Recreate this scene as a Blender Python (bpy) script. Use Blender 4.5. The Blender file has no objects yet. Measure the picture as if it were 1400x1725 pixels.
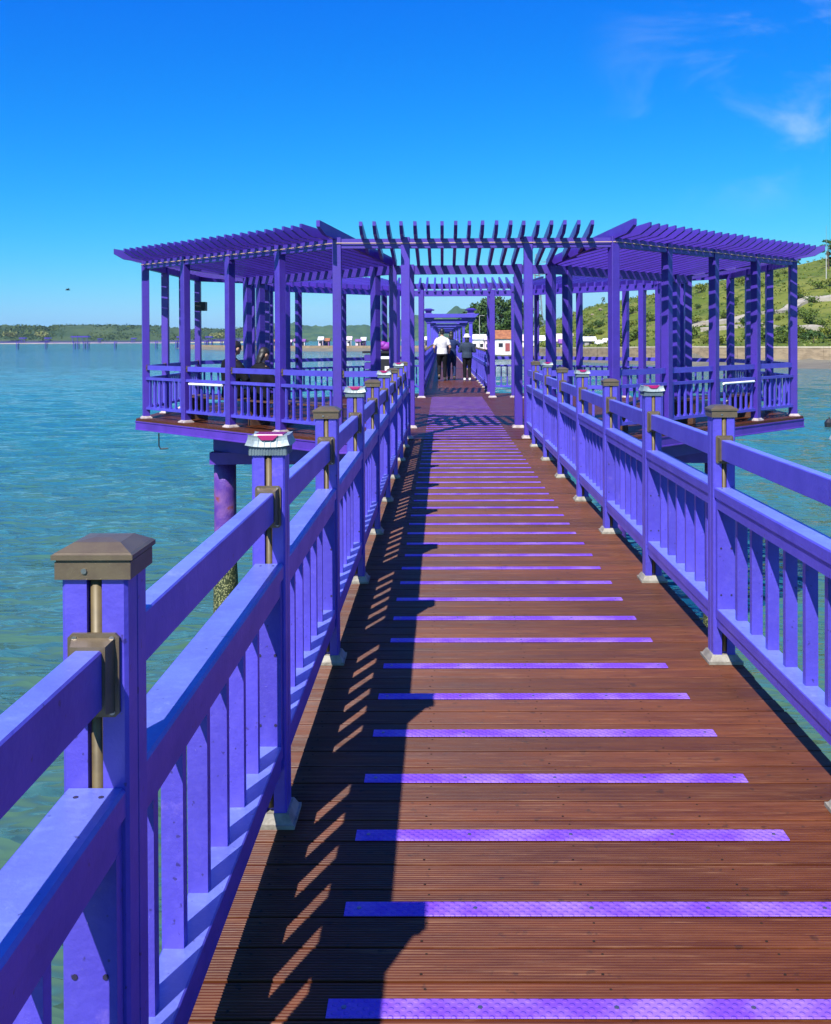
import bpy, bmesh, math, random
from mathutils import Vector, Matrix, noise
random.seed(7)
R = math.radians
scene = bpy.context.scene
COL = scene.collection

# ------------------------------------------------------------------ camera
W0, H0, F0 = 1400.0, 1725.0, 1700.0
PPX, PPY, VPX, VPY, ROLL = 730.0, 586.0, 744.5, 571.0, R(0.25)
CAMP = Vector((-0.355, 0.0, 1.4))
dx, dy = VPX - PPX, VPY - PPY                    # where the boardwalk vanishes
ux = dx * math.cos(ROLL) - dy * math.sin(ROLL)   # undo the roll
uy = dx * math.sin(ROLL) + dy * math.cos(ROLL)
pitch = math.atan2(-uy, F0)
yaw = math.atan2(ux, math.hypot(F0, uy))
cam_d = bpy.data.cameras.new('camera')
cam = bpy.data.objects.new('camera', cam_d); COL.objects.link(cam)
cam_d.sensor_fit = 'VERTICAL'; cam_d.sensor_height = 36.0
cam_d.lens = 36.0 * F0 / H0
cam_d.shift_x = (W0 / 2 - PPX) / H0
cam_d.shift_y = (PPY - H0 / 2) / H0
cam_d.clip_start = 0.05; cam_d.clip_end = 30000
CAMM = Matrix.Rotation(yaw, 4, 'Z') @ Matrix.Rotation(math.pi / 2 - pitch, 4, 'X') @ Matrix.Rotation(-ROLL, 4, 'Z')
cam.matrix_world = Matrix.Translation(CAMP) @ CAMM
scene.camera = cam
C3 = CAMM.to_3x3()
def ray(px, py):
    return (C3 @ Vector(((px - PPX) / F0, -(py - PPY) / F0, -1.0))).normalized()
def at(px, py, Y):
    """world point on the sight line of a photo pixel at distance Y along the boardwalk"""
    d = ray(px, py); return CAMP + d * ((Y - CAMP.y) / d.y)

# ------------------------------------------------------------------ sky, sun, exposure
SUNV = Vector((-0.366, -0.87, 1.0)).normalized()
world = bpy.data.worlds.new('World'); scene.world = world; world.use_nodes = True
nt = world.node_tree; nt.nodes.clear()
def wn(t, **k):
    n = nt.nodes.new(t)
    for a, b in k.items(): setattr(n, a, b)
    return n
sky = wn('ShaderNodeTexSky', sky_type='NISHITA', sun_disc=False)
sky.sun_elevation = math.asin(SUNV.z); sky.sun_rotation = math.atan2(SUNV.x, SUNV.y)
sky.altitude = 0; sky.air_density = 1.0; sky.dust_density = 0.35; sky.ozone_density = 2.2
# one colour grade over the whole sky: the deep cyan-blue the photograph gives it
ssp = wn('ShaderNodeSeparateColor'); scb = wn('ShaderNodeCombineColor')
SKY_S = 0.050; SKY_K = 0.085
for ch, (norm, power, top) in enumerate(((0.565, 3.3, 0.29), (0.60, 1.3, 0.68), (0.47, 0.30, 1.0))):
    q0 = wn('ShaderNodeMath', operation='MULTIPLY'); q0.inputs[1].default_value = SKY_K / norm
    q1 = wn('ShaderNodeMath', operation='MINIMUM'); q1.inputs[1].default_value = 1.08
    q2 = wn('ShaderNodeMath', operation='POWER'); q2.inputs[1].default_value = power
    q3 = wn('ShaderNodeMath', operation='MULTIPLY'); q3.inputs[1].default_value = top / SKY_K
    nt.links.new(ssp.outputs[ch], q0.inputs[0]); nt.links.new(q0.outputs[0], q1.inputs[0]); nt.links.new(q1.outputs[0], q2.inputs[0]); nt.links.new(q2.outputs[0], q3.inputs[0]); nt.links.new(q3.outputs[0], scb.inputs[ch])
tc = wn('ShaderNodeTexCoord'); mp = wn('ShaderNodeMapping'); mp.inputs['Scale'].default_value = (1.6, 1.6, 3.4)
mp.inputs['Location'].default_value = (7.7, 3.1, 0.9); mp.inputs['Rotation'].default_value = (0, 0.35, 0)
n1 = wn('ShaderNodeTexNoise'); n1.inputs['Scale'].default_value = 3.6; n1.inputs['Detail'].default_value = 9; n1.inputs['Roughness'].default_value = 0.55
n1.inputs['Distortion'].default_value = 0.5
rm = wn('ShaderNodeMapRange'); rm.inputs[1].default_value = 0.455; rm.inputs[2].default_value = 0.74; rm.interpolation_type = 'SMOOTHSTEP'
sep = wn('ShaderNodeSeparateXYZ')
mx = wn('ShaderNodeMapRange'); mx.inputs[1].default_value = 0.12; mx.inputs[2].default_value = 0.36; mx.interpolation_type = 'SMOOTHSTEP'
mz = wn('ShaderNodeMapRange'); mz.inputs[1].default_value = 0.10; mz.inputs[2].default_value = 0.24; mz.interpolation_type = 'SMOOTHSTEP'
m1 = wn('ShaderNodeMath', operation='MULTIPLY'); m2 = wn('ShaderNodeMath', operation='MULTIPLY'); m3 = wn('ShaderNodeMath', operation='MULTIPLY'); m3.inputs[1].default_value = 0.88
mix = wn('ShaderNodeMix', data_type='RGBA'); mix.inputs[7].default_value = (8.5, 10.5, 12.0, 1)
bg = wn('ShaderNodeBackground'); bg.inputs['Strength'].default_value = SKY_S
out = wn('ShaderNodeOutputWorld')
L = nt.links.new
L(tc.outputs['Generated'], mp.inputs[0]); L(mp.outputs[0], n1.inputs['Vector']); L(n1.outputs[0], rm.inputs[0])
L(tc.outputs['Generated'], sep.inputs[0]); L(sep.outputs[0], mx.inputs[0]); L(sep.outputs[2], mz.inputs[0])
L(rm.outputs[0], m1.inputs[0]); L(mx.outputs[0], m1.inputs[1]); L(m1.outputs[0], m2.inputs[0]); L(mz.outputs[0], m2.inputs[1]); L(m2.outputs[0], m3.inputs[0])
L(sky.outputs[0], ssp.inputs[0]); L(scb.outputs[0], mix.inputs[6]); L(m3.outputs[0], mix.inputs[0]); L(mix.outputs[2], bg.inputs['Color']); L(bg.outputs[0], out.inputs[0])

sd = bpy.data.lights.new('sun', 'SUN'); sd.energy = 5.0; sd.angle = R(0.53); sd.color = (1.0, 0.955, 0.88)
so = bpy.data.objects.new('sun', sd); COL.objects.link(so); so.rotation_euler = SUNV.to_track_quat('Z', 'Y').to_euler(); so.location = (-20, -40, 50)
vs = scene.view_settings
vs.view_transform = 'Standard'; vs.look = 'None'; vs.exposure = 0.76; vs.gamma = 1.0; vs.use_curve_mapping = False
scene.render.engine = 'CYCLES'
cy = scene.cycles
cy.max_bounces = 6; cy.diffuse_bounces = 2; cy.glossy_bounces = 3; cy.transmission_bounces = 2; cy.volume_bounces = 0
cy.use_denoising = True; cy.use_adaptive_sampling = True; cy.adaptive_threshold = 0.02
cy.sample_clamp_indirect = 6.0

# ------------------------------------------------------------------ materials
def mat(name, col, rough=0.5, metal=0.0, spec=0.5, var=0.0, vscale=6.0, col2=None, stretch=(1, 1, 1), bump=0.0, bscale=60.0, coords='Object', rnd=True, mixlo=0.42, mixhi=0.62, coat=0.0, detail=5.0, rvar=0.0, trans=0.0):
    m = bpy.data.materials.new(name); m.use_nodes = True
    t = m.node_tree; N = t.nodes; Lk = t.links.new
    b = N['Principled BSDF']
    b.inputs['Base Color'].default_value = (*col, 1); b.inputs['Roughness'].default_value = rough; b.inputs['Metallic'].default_value = metal
    b.inputs['Specular IOR Level'].default_value = spec; b.inputs['Coat Weight'].default_value = coat
    if trans: b.inputs['Transmission Weight'].default_value = trans
    if var or bump or col2:
        c = N.new('ShaderNodeTexCoord'); mpn = N.new('ShaderNodeMapping'); mpn.inputs['Scale'].default_value = stretch
        if rnd:
            oi = N.new('ShaderNodeObjectInfo'); mul = N.new('ShaderNodeMath'); mul.operation = 'MULTIPLY'; mul.inputs[1].default_value = 37.0
            Lk(oi.outputs['Random'], mul.inputs[0]); Lk(mul.outputs[0], mpn.inputs['Location'])
        Lk(c.outputs[coords], mpn.inputs[0])
        no = N.new('ShaderNodeTexNoise'); no.inputs['Scale'].default_value = vscale; no.inputs['Detail'].default_value = detail; no.inputs['Roughness'].default_value = 0.62
        Lk(mpn.outputs[0], no.inputs['Vector'])
        if col2 is not None or var:
            if col2 is None: col2 = tuple(v * (1 - var) for v in col)
            mr = N.new('ShaderNodeMapRange'); mr.inputs[1].default_value = mixlo; mr.inputs[2].default_value = mixhi
            Lk(no.outputs[0], mr.inputs[0])
            mi = N.new('ShaderNodeMix'); mi.data_type = 'RGBA'; mi.inputs[6].default_value = (*col, 1); mi.inputs[7].default_value = (*col2, 1)
            Lk(mr.outputs[0], mi.inputs[0]); Lk(mi.outputs[2], b.inputs['Base Color'])
            if rvar:
                r2 = N.new('ShaderNodeMapRange'); r2.inputs[3].default_value = rough; r2.inputs[4].default_value = rough + rvar
                Lk(mr.outputs[0], r2.inputs[0]); Lk(r2.outputs[0], b.inputs['Roughness'])
        if bump:
            no2 = N.new('ShaderNodeTexNoise'); no2.inputs['Scale'].default_value = bscale; no2.inputs['Detail'].default_value = 4
            Lk(mpn.outputs[0], no2.inputs['Vector'])
            bp = N.new('ShaderNodeBump'); bp.inputs['Strength'].default_value = bump; bp.inputs['Distance'].default_value = 0.01
            Lk(no2.outputs[0], bp.inputs['Height']); Lk(bp.outputs[0], b.inputs['Normal'])
    return m

def paint(name, col, rough=0.42):
    """brushed purple paint on timber: blotches, grain, thin dark scratches and rubbed patches"""
    m = bpy.data.materials.new(name); m.use_nodes = True
    t = m.node_tree; N = t.nodes; Lk = t.links.new; b = N['Principled BSDF']
    c = N.new('ShaderNodeTexCoord'); oi = N.new('ShaderNodeObjectInfo')
    mul = N.new('ShaderNodeMath'); mul.operation = 'MULTIPLY'; mul.inputs[1].default_value = 41.0; Lk(oi.outputs['Random'], mul.inputs[0])
    mp_ = N.new('ShaderNodeMapping'); Lk(c.outputs['Object'], mp_.inputs[0]); Lk(mul.outputs[0], mp_.inputs['Location'])
    def no(scale, detail=4, rough_=0.6, vec=None):
        n = N.new('ShaderNodeTexNoise'); n.inputs['Scale'].default_value = scale; n.inputs['Detail'].default_value = detail; n.inputs['Roughness'].default_value = rough_
        Lk((vec or mp_).outputs[0], n.inputs['Vector']); return n
    def rng(src, a, bb, o0=0.0, o1=1.0):
        r = N.new('ShaderNodeMapRange'); r.inputs[1].default_value = a; r.inputs[2].default_value = bb; r.inputs[3].default_value = o0; r.inputs[4].default_value = o1
        Lk(src, r.inputs[0]); return r.outputs[0]
    def mixc(f, a, bcol):
        mi = N.new('ShaderNodeMix'); mi.data_type = 'RGBA'; Lk(f, mi.inputs[0])
        if isinstance(a, tuple): mi.inputs[6].default_value = (*a, 1)
        else: Lk(a, mi.inputs[6])
        mi.inputs[7].default_value = (*bcol, 1); return mi.outputs[2]
    blot = no(5.0, 5); fine = no(38.0, 4); wear = no(16.0, 8, 0.72)
    c1 = mixc(rng(blot.outputs[0], 0.35, 0.7), col, (col[0] * 0.72, col[1] * 0.66, col[2] * 0.80))
    c2 = mixc(rng(fine.outputs[0], 0.5, 0.75, 0, 0.35), c1, (min(1, col[0] * 1.5), min(1, col[1] * 1.5), min(1, col[2] * 1.1)))
    c3 = mixc(rng(wear.outputs[0], 0.64, 0.72, 0, 0.55), c2, (col[0] * 0.45, col[1] * 0.38, col[2] * 0.42))
    speck = no(58.0, 2, 0.5); c3 = mixc(rng(speck.outputs[0], 0.70, 0.735, 0, 0.75), c3, (col[0] * 0.35, col[1] * 0.28, col[2] * 0.25))
    rub = no(9.0, 9, 0.75); c3 = mixc(rng(rub.outputs[0], 0.60, 0.70, 0, 0.5), c3, (min(1, col[0] * 2.2), min(1, col[1] * 2.0), min(1, col[2] * 1.05)))
    chip = no(24.0, 6, 0.7); c3 = mixc(rng(chip.outputs[0], 0.735, 0.75, 0, 0.8), c3, (0.16, 0.12, 0.10))
    ov = N.new('ShaderNodeMix'); ov.data_type = 'RGBA'; ov.blend_type = 'MULTIPLY'; ov.inputs[0].default_value = 1.0
    tint = N.new('ShaderNodeMapRange'); tint.inputs[3].default_value = 0.84; tint.inputs[4].default_value = 1.08; Lk(oi.outputs['Random'], tint.inputs[0])
    Lk(c3, ov.inputs[6]); Lk(tint.outputs[0], ov.inputs[7]); Lk(ov.outputs[2], b.inputs['Base Color'])
    Lk(rng(blot.outputs[0], 0.3, 0.7, rough, rough + 0.18), b.inputs['Roughness'])
    bp = N.new('ShaderNodeBump'); bp.inputs['Strength'].default_value = 0.35; bp.inputs['Distance'].default_value = 0.004
    Lk(no(70.0, 5).outputs[0], bp.inputs['Height']); Lk(bp.outputs[0], b.inputs['Normal'])
    b.inputs['Coat Weight'].default_value = 0.35; b.inputs['Coat Roughness'].default_value = 0.28; b.inputs['Coat IOR'].default_value = 1.6
    return m

M = {}
M['purple'] = paint('purple_paint', (0.078, 0.060, 0.50), 0.40)
M['top_sheen'] = paint('sky_sheen_purple_paint', (0.145, 0.190, 0.62), 0.42)  # rail tops: sky sheen painted in as a paler, bluer colour
M['violet'] = paint('violet_paint', (0.060, 0.026, 0.34), 0.4)
M['steel_violet'] = mat('violet_steel', (0.085, 0.03, 0.36), 0.45, col2=(0.065, 0.022, 0.28), vscale=2.0, bump=0.2, bscale=30)
M['brown_metal'] = mat('brown_metal', (0.14, 0.108, 0.066), 0.42, 0.35, col2=(0.11, 0.08, 0.055), vscale=14, bump=0.08, bscale=300)
M['rod'] = mat('bronze_rod', (0.13, 0.095, 0.042), 0.5, 0.1, col2=(0.09, 0.065, 0.03), vscale=20)
M['shoe'] = mat('pale_shoe', (0.29, 0.265, 0.215), 0.6, col2=(0.17, 0.15, 0.12), vscale=15, bump=0.2, bscale=120)
M['pad'] = mat('white_pad', (0.40, 0.34, 0.34), 0.6, col2=(0.24, 0.19, 0.19), vscale=12)
M['screw'] = mat('screw_metal', (0.35, 0.33, 0.3), 0.35, 0.9)
M['deck_screw'] = mat('deck_screw', (0.03, 0.018, 0.012), 0.7, spec=0.1)
M['screw_dark'] = mat('screw_dark', (0.02, 0.015, 0.05), 0.6)
M['lamp_body'] = mat('lamp_body', (0.13, 0.18, 0.20), 0.4, 0.1, col2=(0.09, 0.125, 0.15), vscale=20)
M['lamp_roof'] = mat('lamp_roof', (0.25, 0.31, 0.33), 0.4, 0.1, col2=(0.17, 0.22, 0.24), vscale=25)
M['lamp_lens'] = mat('lamp_lens', (0.27, 0.006, 0.085), 0.2, 0, 0.6)
M['rope'] = mat('rope_light', (0.42, 0.29, 0.20), 0.4)
M['tube'] = mat('white_tube', (0.85, 0.85, 0.88), 0.3)
M['bench'] = mat('bench_wood', (0.105, 0.05, 0.03), 0.5, col2=(0.06, 0.03, 0.02), vscale=8, bump=0.3)
M['black'] = mat('black_plastic', (0.015, 0.015, 0.02), 0.45)

def deck_mat(name, far=False):
    m = bpy.data.materials.new(name); m.use_nodes = True
    t = m.node_tree; N = t.nodes; Lk = t.links.new; b = N['Principled BSDF']
    c = N.new('ShaderNodeTexCoord'); oi = N.new('ShaderNodeObjectInfo')
    mul = N.new('ShaderNodeMath'); mul.operation = 'MULTIPLY'; mul.inputs[1].default_value = 53.0; Lk(oi.outputs['Random'], mul.inputs[0])
    mp_ = N.new('ShaderNodeMapping'); mp_.inputs['Scale'].default_value = (1.0, 9.0, 9.0); Lk(c.outputs['Object'], mp_.inputs[0]); Lk(mul.outputs[0], mp_.inputs['Location'])
    n = N.new('ShaderNodeTexNoise'); n.inputs['Scale'].default_value = 3.0; n.inputs['Detail'].default_value = 7; n.inputs['Roughness'].default_value = 0.65; Lk(mp_.outputs[0], n.inputs['Vector'])
    n2 = N.new('ShaderNodeTexNoise'); n2.inputs['Scale'].default_value = 1.1; n2.inputs['Detail'].default_value = 5
    gm = N.new('ShaderNodeNewGeometry'); Lk(gm.outputs['Position'], n2.inputs['Vector'])
    r1 = N.new('ShaderNodeMapRange'); r1.inputs[1].default_value = 0.38; r1.inputs[2].default_value = 0.66; Lk(n.outputs[0], r1.inputs[0])
    mi = N.new('ShaderNodeMix'); mi.data_type = 'RGBA'; mi.inputs[6].default_value = (0.074, 0.0180, 0.0050, 1); mi.inputs[7].default_value = (0.124, 0.034, 0.0112, 1); Lk(r1.outputs[0], mi.inputs[0])
    mi2 = N.new('ShaderNodeMix'); mi2.data_type = 'RGBA'; mi2.inputs[7].default_value = (0.066, 0.0165, 0.0035, 1)
    r2 = N.new('ShaderNodeMapRange'); r2.inputs[1].default_value = 0.48; r2.inputs[2].default_value = 0.68; r2.inputs[4].default_value = 0.8; Lk(n2.outputs[0], r2.inputs[0])
    Lk(r2.outputs[0], mi2.inputs[0]); Lk(mi.outputs[2], mi2.inputs[6])
    mp3 = N.new('ShaderNodeMapping'); mp3.inputs['Scale'].default_value = (2.2, 95.0, 1.0); Lk(c.outputs['Object'], mp3.inputs[0]); Lk(mul.outputs[0], mp3.inputs['Location'])
    n3 = N.new('ShaderNodeTexNoise'); n3.inputs['Scale'].default_value = 1.6; n3.inputs['Detail'].default_value = 4; n3.inputs['Roughness'].default_value = 0.7; Lk(mp3.outputs[0], n3.inputs['Vector'])
    r4 = N.new('ShaderNodeMapRange'); r4.inputs[1].default_value = 0.56; r4.inputs[2].default_value = 0.72; r4.inputs[4].default_value = 0.75; Lk(n3.outputs[0], r4.inputs[0])
    mi4 = N.new('ShaderNodeMix'); mi4.data_type = 'RGBA'; mi4.inputs[7].default_value = (0.21, 0.095, 0.045, 1); Lk(r4.outputs[0], mi4.inputs[0]); Lk(mi2.outputs[2], mi4.inputs[6])
    n5 = N.new('ShaderNodeTexNoise'); n5.inputs['Scale'].default_value = 21.0; n5.inputs['Detail'].default_value = 5; Lk(gm.outputs['Position'], n5.inputs['Vector'])
    r5 = N.new('ShaderNodeMapRange'); r5.inputs[1].default_value = 0.64; r5.inputs[2].default_value = 0.70; r5.inputs[4].default_value = 0.6; Lk(n5.outputs[0], r5.inputs[0])
    mi5 = N.new('ShaderNodeMix'); mi5.data_type = 'RGBA'; mi5.inputs[7].default_value = (0.028, 0.010, 0.006, 1); Lk(r5.outputs[0], mi5.inputs[0]); Lk(mi4.outputs[2], mi5.inputs[6]); mi2 = mi5
    ov = N.new('ShaderNodeMix'); ov.data_type = 'RGBA'; ov.blend_type = 'MULTIPLY'; ov.inputs[0].default_value = 1.0
    ti = N.new('ShaderNodeMapRange'); ti.inputs[3].default_value = 0.70; ti.inputs[4].default_value = 1.18; Lk(oi.outputs['Random'], ti.inputs[0])
    Lk(mi2.outputs[2], ov.inputs[6]); Lk(ti.outputs[0], ov.inputs[7]); Lk(ov.outputs[2], b.inputs['Base Color'])
    r3 = N.new('ShaderNodeMapRange'); r3.inputs[3].default_value = 0.38; r3.inputs[4].default_value = 0.55; Lk(r1.outputs[0], r3.inputs[0]); Lk(r3.outputs[0], b.inputs['Roughness'])
    b.inputs['Specular IOR Level'].default_value = 0.24
    bp = N.new('ShaderNodeBump'); bp.inputs['Strength'].default_value = 0.3; bp.inputs['Distance'].default_value = 0.003
    Lk(n.outputs[0], bp.inputs['Height']); Lk(bp.outputs[0], b.inputs['Normal'])
    return m
M['deck'] = deck_mat('deck_wood')

def strip_mat():
    m = bpy.data.materials.new('tread_strip'); m.use_nodes = True
    t = m.node_tree; N = t.nodes; Lk = t.links.new; b = N['Principled BSDF']
    c = N.new('ShaderNodeTexCoord'); oi = N.new('ShaderNodeObjectInfo')
    vo = N.new('ShaderNodeTexVoronoi'); vo.voronoi_dimensions = '2D'; vo.inputs['Scale'].default_value = 1.0; vo.inputs['Randomness'].default_value = 0.0
    mp_ = N.new('ShaderNodeMapping'); mp_.inputs['Scale'].default_value = (54, 54, 1); mp_.inputs['Rotation'].default_value = (0, 0, R(45)); Lk(c.outputs['Object'], mp_.inputs[0]); Lk(mp_.outputs[0], vo.inputs['Vector'])
    r1 = N.new('ShaderNodeMapRange'); r1.inputs[1].default_value = 0.18; r1.inputs[2].default_value = 0.40; r1.inputs[3].default_value = 1; r1.inputs[4].default_value = 0; r1.interpolation_type = 'SMOOTHSTEP'; Lk(vo.outputs['Distance'], r1.inputs[0])
    mul = N.new('ShaderNodeMath'); mul.operation = 'MULTIPLY'; mul.inputs[1].default_value = 53.0; Lk(oi.outputs['Random'], mul.inputs[0])
    mp2 = N.new('ShaderNodeMapping'); Lk(c.outputs['Object'], mp2.inputs[0]); Lk(mul.outputs[0], mp2.inputs['Location'])
    n = N.new('ShaderNodeTexNoise'); n.inputs['Scale'].default_value = 7; n.inputs['Detail'].default_value = 5; Lk(mp2.outputs[0], n.inputs['Vector'])
    r2 = N.new('ShaderNodeMapRange'); r2.inputs[1].default_value = 0.42; r2.inputs[2].default_value = 0.64; Lk(n.outputs[0], r2.inputs[0])
    mi = N.new('ShaderNodeMix'); mi.data_type = 'RGBA'; mi.inputs[6].default_value = (0.155, 0.054, 0.52, 1); mi.inputs[7].default_value = (0.255, 0.130, 0.57, 1); Lk(r2.outputs[0], mi.inputs[0])
    Lk(mi.outputs[2], b.inputs['Base Color']); b.inputs['Roughness'].default_value = 0.48; b.inputs['Specular IOR Level'].default_value = 0.25
    bp = N.new('ShaderNodeBump'); bp.inputs['Strength'].default_value = 0.7; bp.inputs['Distance'].default_value = 0.003; Lk(r1.outputs[0], bp.inputs['Height']); Lk(bp.outputs[0], b.inputs['Normal'])
    return m
M['strip'] = strip_mat()

def water_mat():
    m = bpy.data.materials.new('sea_water'); m.use_nodes = True
    t = m.node_tree; N = t.nodes; Lk = t.links.new; b = N['Principled BSDF']
    gm = N.new('ShaderNodeNewGeometry')
    def noise_(scale, st, rot, detail=3):
        mp_ = N.new('ShaderNodeMapping'); mp_.inputs['Scale'].default_value = st; mp_.inputs['Rotation'].default_value = (0, 0, rot); Lk(gm.outputs['Position'], mp_.inputs[0])
        n = N.new('ShaderNodeTexNoise'); n.inputs['Scale'].default_value = scale; n.inputs['Detail'].default_value = detail; n.inputs['Roughness'].default_value = 0.55
        Lk(mp_.outputs[0], n.inputs['Vector']); return n.outputs[0]
    def ridged(src):
        m1_ = N.new('ShaderNodeMath'); m1_.operation = 'SUBTRACT'; m1_.inputs[1].default_value = 0.5; Lk(src, m1_.inputs[0])
        m2_ = N.new('ShaderNodeMath'); m2_.operation = 'ABSOLUTE'; Lk(m1_.outputs[0], m2_.inputs[0])
        m3_ = N.new('ShaderNodeMath'); m3_.operation = 'MULTIPLY_ADD'; m3_.inputs[1].default_value = -2.0; m3_.inputs[2].default_value = 1.0; Lk(m2_.outputs[0], m3_.inputs[0]); return m3_.outputs[0]
    a = ridged(noise_(1.15, (0.42, 1.0, 1), R(-10), 1.5)); bb = noise_(0.62, (0.42, 1.0, 1), R(-9), 3); fi = ridged(noise_(3.1, (0.5, 1.0, 1), R(17), 1)); cc = noise_(0.02, (0.4, 1, 1), 0, 4)
    ad2 = N.new('ShaderNodeMath'); ad2.operation = 'MULTIPLY_ADD'; ad2.inputs[1].default_value = 0.32; Lk(fi, ad2.inputs[0]); Lk(a, ad2.inputs[2])
    ad = N.new('ShaderNodeMath'); ad.operation = 'MULTIPLY_ADD'; ad.inputs[1].default_value = 0.6; Lk(bb, ad.inputs[0]); Lk(ad2.outputs[0], ad.inputs[2])
    bp = N.new('ShaderNodeBump'); bp.inputs['Strength'].default_value = 1.0; bp.inputs['Distance'].default_value = 0.21; Lk(ad.outputs[0], bp.inputs['Height']); Lk(bp.outputs[0], b.inputs['Normal'])
    # greener water colour near the origin, blue-green further out
    ln = N.new('ShaderNodeVectorMath'); ln.operation = 'LENGTH'; Lk(gm.outputs['Position'], ln.inputs[0])
    jit = N.new('ShaderNodeMath'); jit.operation = 'MULTIPLY_ADD'; jit.inputs[1].default_value = 14.0; Lk(cc, jit.inputs[0]); Lk(ln.outputs['Value'], jit.inputs[2])
    r = N.new('ShaderNodeMapRange'); r.inputs[1].default_value = 8; r.inputs[2].default_value = 62; Lk(jit.outputs[0], r.inputs[0])
    mi = N.new('ShaderNodeMix'); mi.data_type = 'RGBA'; mi.inputs[6].default_value = (0.056, 0.108, 0.062, 1); mi.inputs[7].default_value = (0.026, 0.125, 0.118, 1); Lk(r.outputs[0], mi.inputs[0])
    Lk(mi.outputs[2], b.inputs['Base Color']); b.inputs['Roughness'].default_value = 0.07; b.inputs['IOR'].default_value = 1.333
    return m
M['water'] = water_mat()

# ------------------------------------------------------------------ mesh helpers
class MB:
    def __init__(s): s.v = []; s.f = []; s.mi = []
    def add(s, v, f, mi=0):
        o = len(s.v); s.v += [tuple(p) for p in v]; s.f += [tuple(i + o for i in q) for q in f]; s.mi += [mi] * len(f); return s
    def box(s, x0, x1, y0, y1, z0, z1, mi=0, T=None):
        v = [(x0, y0, z0), (x1, y0, z0), (x1, y1, z0), (x0, y1, z0), (x0, y0, z1), (x1, y0, z1), (x1, y1, z1), (x0, y1, z1)]
        if T is not None: v = [T @ Vector(p) for p in v]
        return s.add(v, [(3, 2, 1, 0), (4, 5, 6, 7), (0, 1, 5, 4), (1, 2, 6, 5), (2, 3, 7, 6), (3, 0, 4, 7)], mi)
    def prism(s, prof, p0, ex, ey, ez, length, mi=0):
        """extrude 2-D profile (in ex,ey) along ez from p0"""
        n = len(prof); p0 = Vector(p0)
        v = [p0 + ex * a + ey * b for a, b in prof] + [p0 + ex * a + ey * b + ez * length for a, b in prof]
        f = [tuple(range(n - 1, -1, -1)), tuple(range(n, 2 * n))] + [(i, (i + 1) % n, n + (i + 1) % n, n + i) for i in range(n)]
        area = sum(prof[i][0] * prof[(i + 1) % n][1] - prof[(i + 1) % n][0] * prof[i][1] for i in range(n))
        if area * ex.cross(ey).dot(ez) < 0: f = [q[::-1] for q in f]
        return s.add(v, f, mi)
    def tube(s, pts, rad, n=8, mi=0, caps=True):
        pts = [Vector(p) for p in pts]; k = len(pts); v = []; f = []
        if not isinstance(rad, (list, tuple)): rad = [rad] * k
        up0 = None
        for i, p in enumerate(pts):
            d = (pts[min(i + 1, k - 1)] - pts[max(i - 1, 0)]).normalized()
            ref = Vector((0, 0, 1)) if abs(d.z) < 0.9 else Vector((0, 1, 0))
            if up0 is not None: ref = up0
            a = ref.cross(d).normalized(); b2 = d.cross(a).normalized(); up0 = b2
            ra, rb = rad[i] if isinstance(rad[i], (tuple, list)) else (rad[i], rad[i])
            v += [p + a * (math.cos(2 * math.pi * j / n) * ra) + b2 * (math.sin(2 * math.pi * j / n) * rb) for j in range(n)]
        for i in range(k - 1):
            f += [(i * n + j, i * n + (j + 1) % n, (i + 1) * n + (j + 1) % n, (i + 1) * n + j) for j in range(n)]
        if caps: f += [tuple(range(n - 1, -1, -1)), tuple(range((k - 1) * n, k * n))]
        return s.add(v, f, mi)
    def ball(s, c, r, mi=0, u=10, w=6):
        c = Vector(c); r = r if isinstance(r, (tuple, list)) else (r, r, r)
        v = [c + Vector((0, 0, -r[2]))]
        for i in range(1, w):
            th = math.pi * i / w
            for j in range(u):
                ph = 2 * math.pi * j / u
                v.append(c + Vector((r[0] * math.sin(th) * math.cos(ph), r[1] * math.sin(th) * math.sin(ph), -r[2] * math.cos(th))))
        v.append(c + Vector((0, 0, r[2]))); f = []
        for j in range(u): f.append((0, 1 + (j + 1) % u, 1 + j))
        for i in range(w - 2):
            for j in range(u): f.append((1 + i * u + j, 1 + i * u + (j + 1) % u, 1 + (i + 1) * u + (j + 1) % u, 1 + (i + 1) * u + j))
        t = len(v) - 1; o = 1 + (w - 2) * u
        for j in range(u): f.append((o + j, o + (j + 1) % u, t))
        return s.add(v, f, mi)
    def mesh(s, name, mats, smooth=False):
        me = bpy.data.meshes.new(name); me.from_pydata(s.v, [], s.f)
        for m in (mats if isinstance(mats, (list, tuple)) else [mats]): me.materials.append(m)
        if any(s.mi): me.polygons.foreach_set('material_index', s.mi)
        if smooth: me.polygons.foreach_set('use_smooth', [True] * len(me.polygons))
        me.update(); return me
    def build(s, name, mats, parent=None, loc=None, smooth=False):
        return put(name, s.mesh(name, mats, smooth), parent, loc)

def put(name, me, parent=None, loc=None, rz=0.0):
    o = bpy.data.objects.new(name, me); COL.objects.link(o)
    if parent is not None: o.parent = parent
    if loc is not None: o.location = loc
    if rz: o.rotation_euler.z = rz
    return o
def tag(o, label=None, cat=None, group=None, kind=None):
    if label: o['label'] = label
    if cat: o['category'] = cat
    if group: o['group'] = group
    if kind: o['kind'] = kind
    return o
def empty(name, loc=(0, 0, 0), rz=0.0):
    o = bpy.data.objects.new(name, None); COL.objects.link(o); o.location = loc; o.rotation_euler.z = rz; o.empty_display_size = 0.2; return o
def copy_tree(o, parent=None):
    c = o.copy(); COL.objects.link(c)
    if parent is not None: c.parent = parent
    for ch in list(o.children): copy_tree(ch, c)
    return c
X, Y, Z = Vector((1, 0, 0)), Vector((0, 1, 0)), Vector((0, 0, 1))

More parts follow.
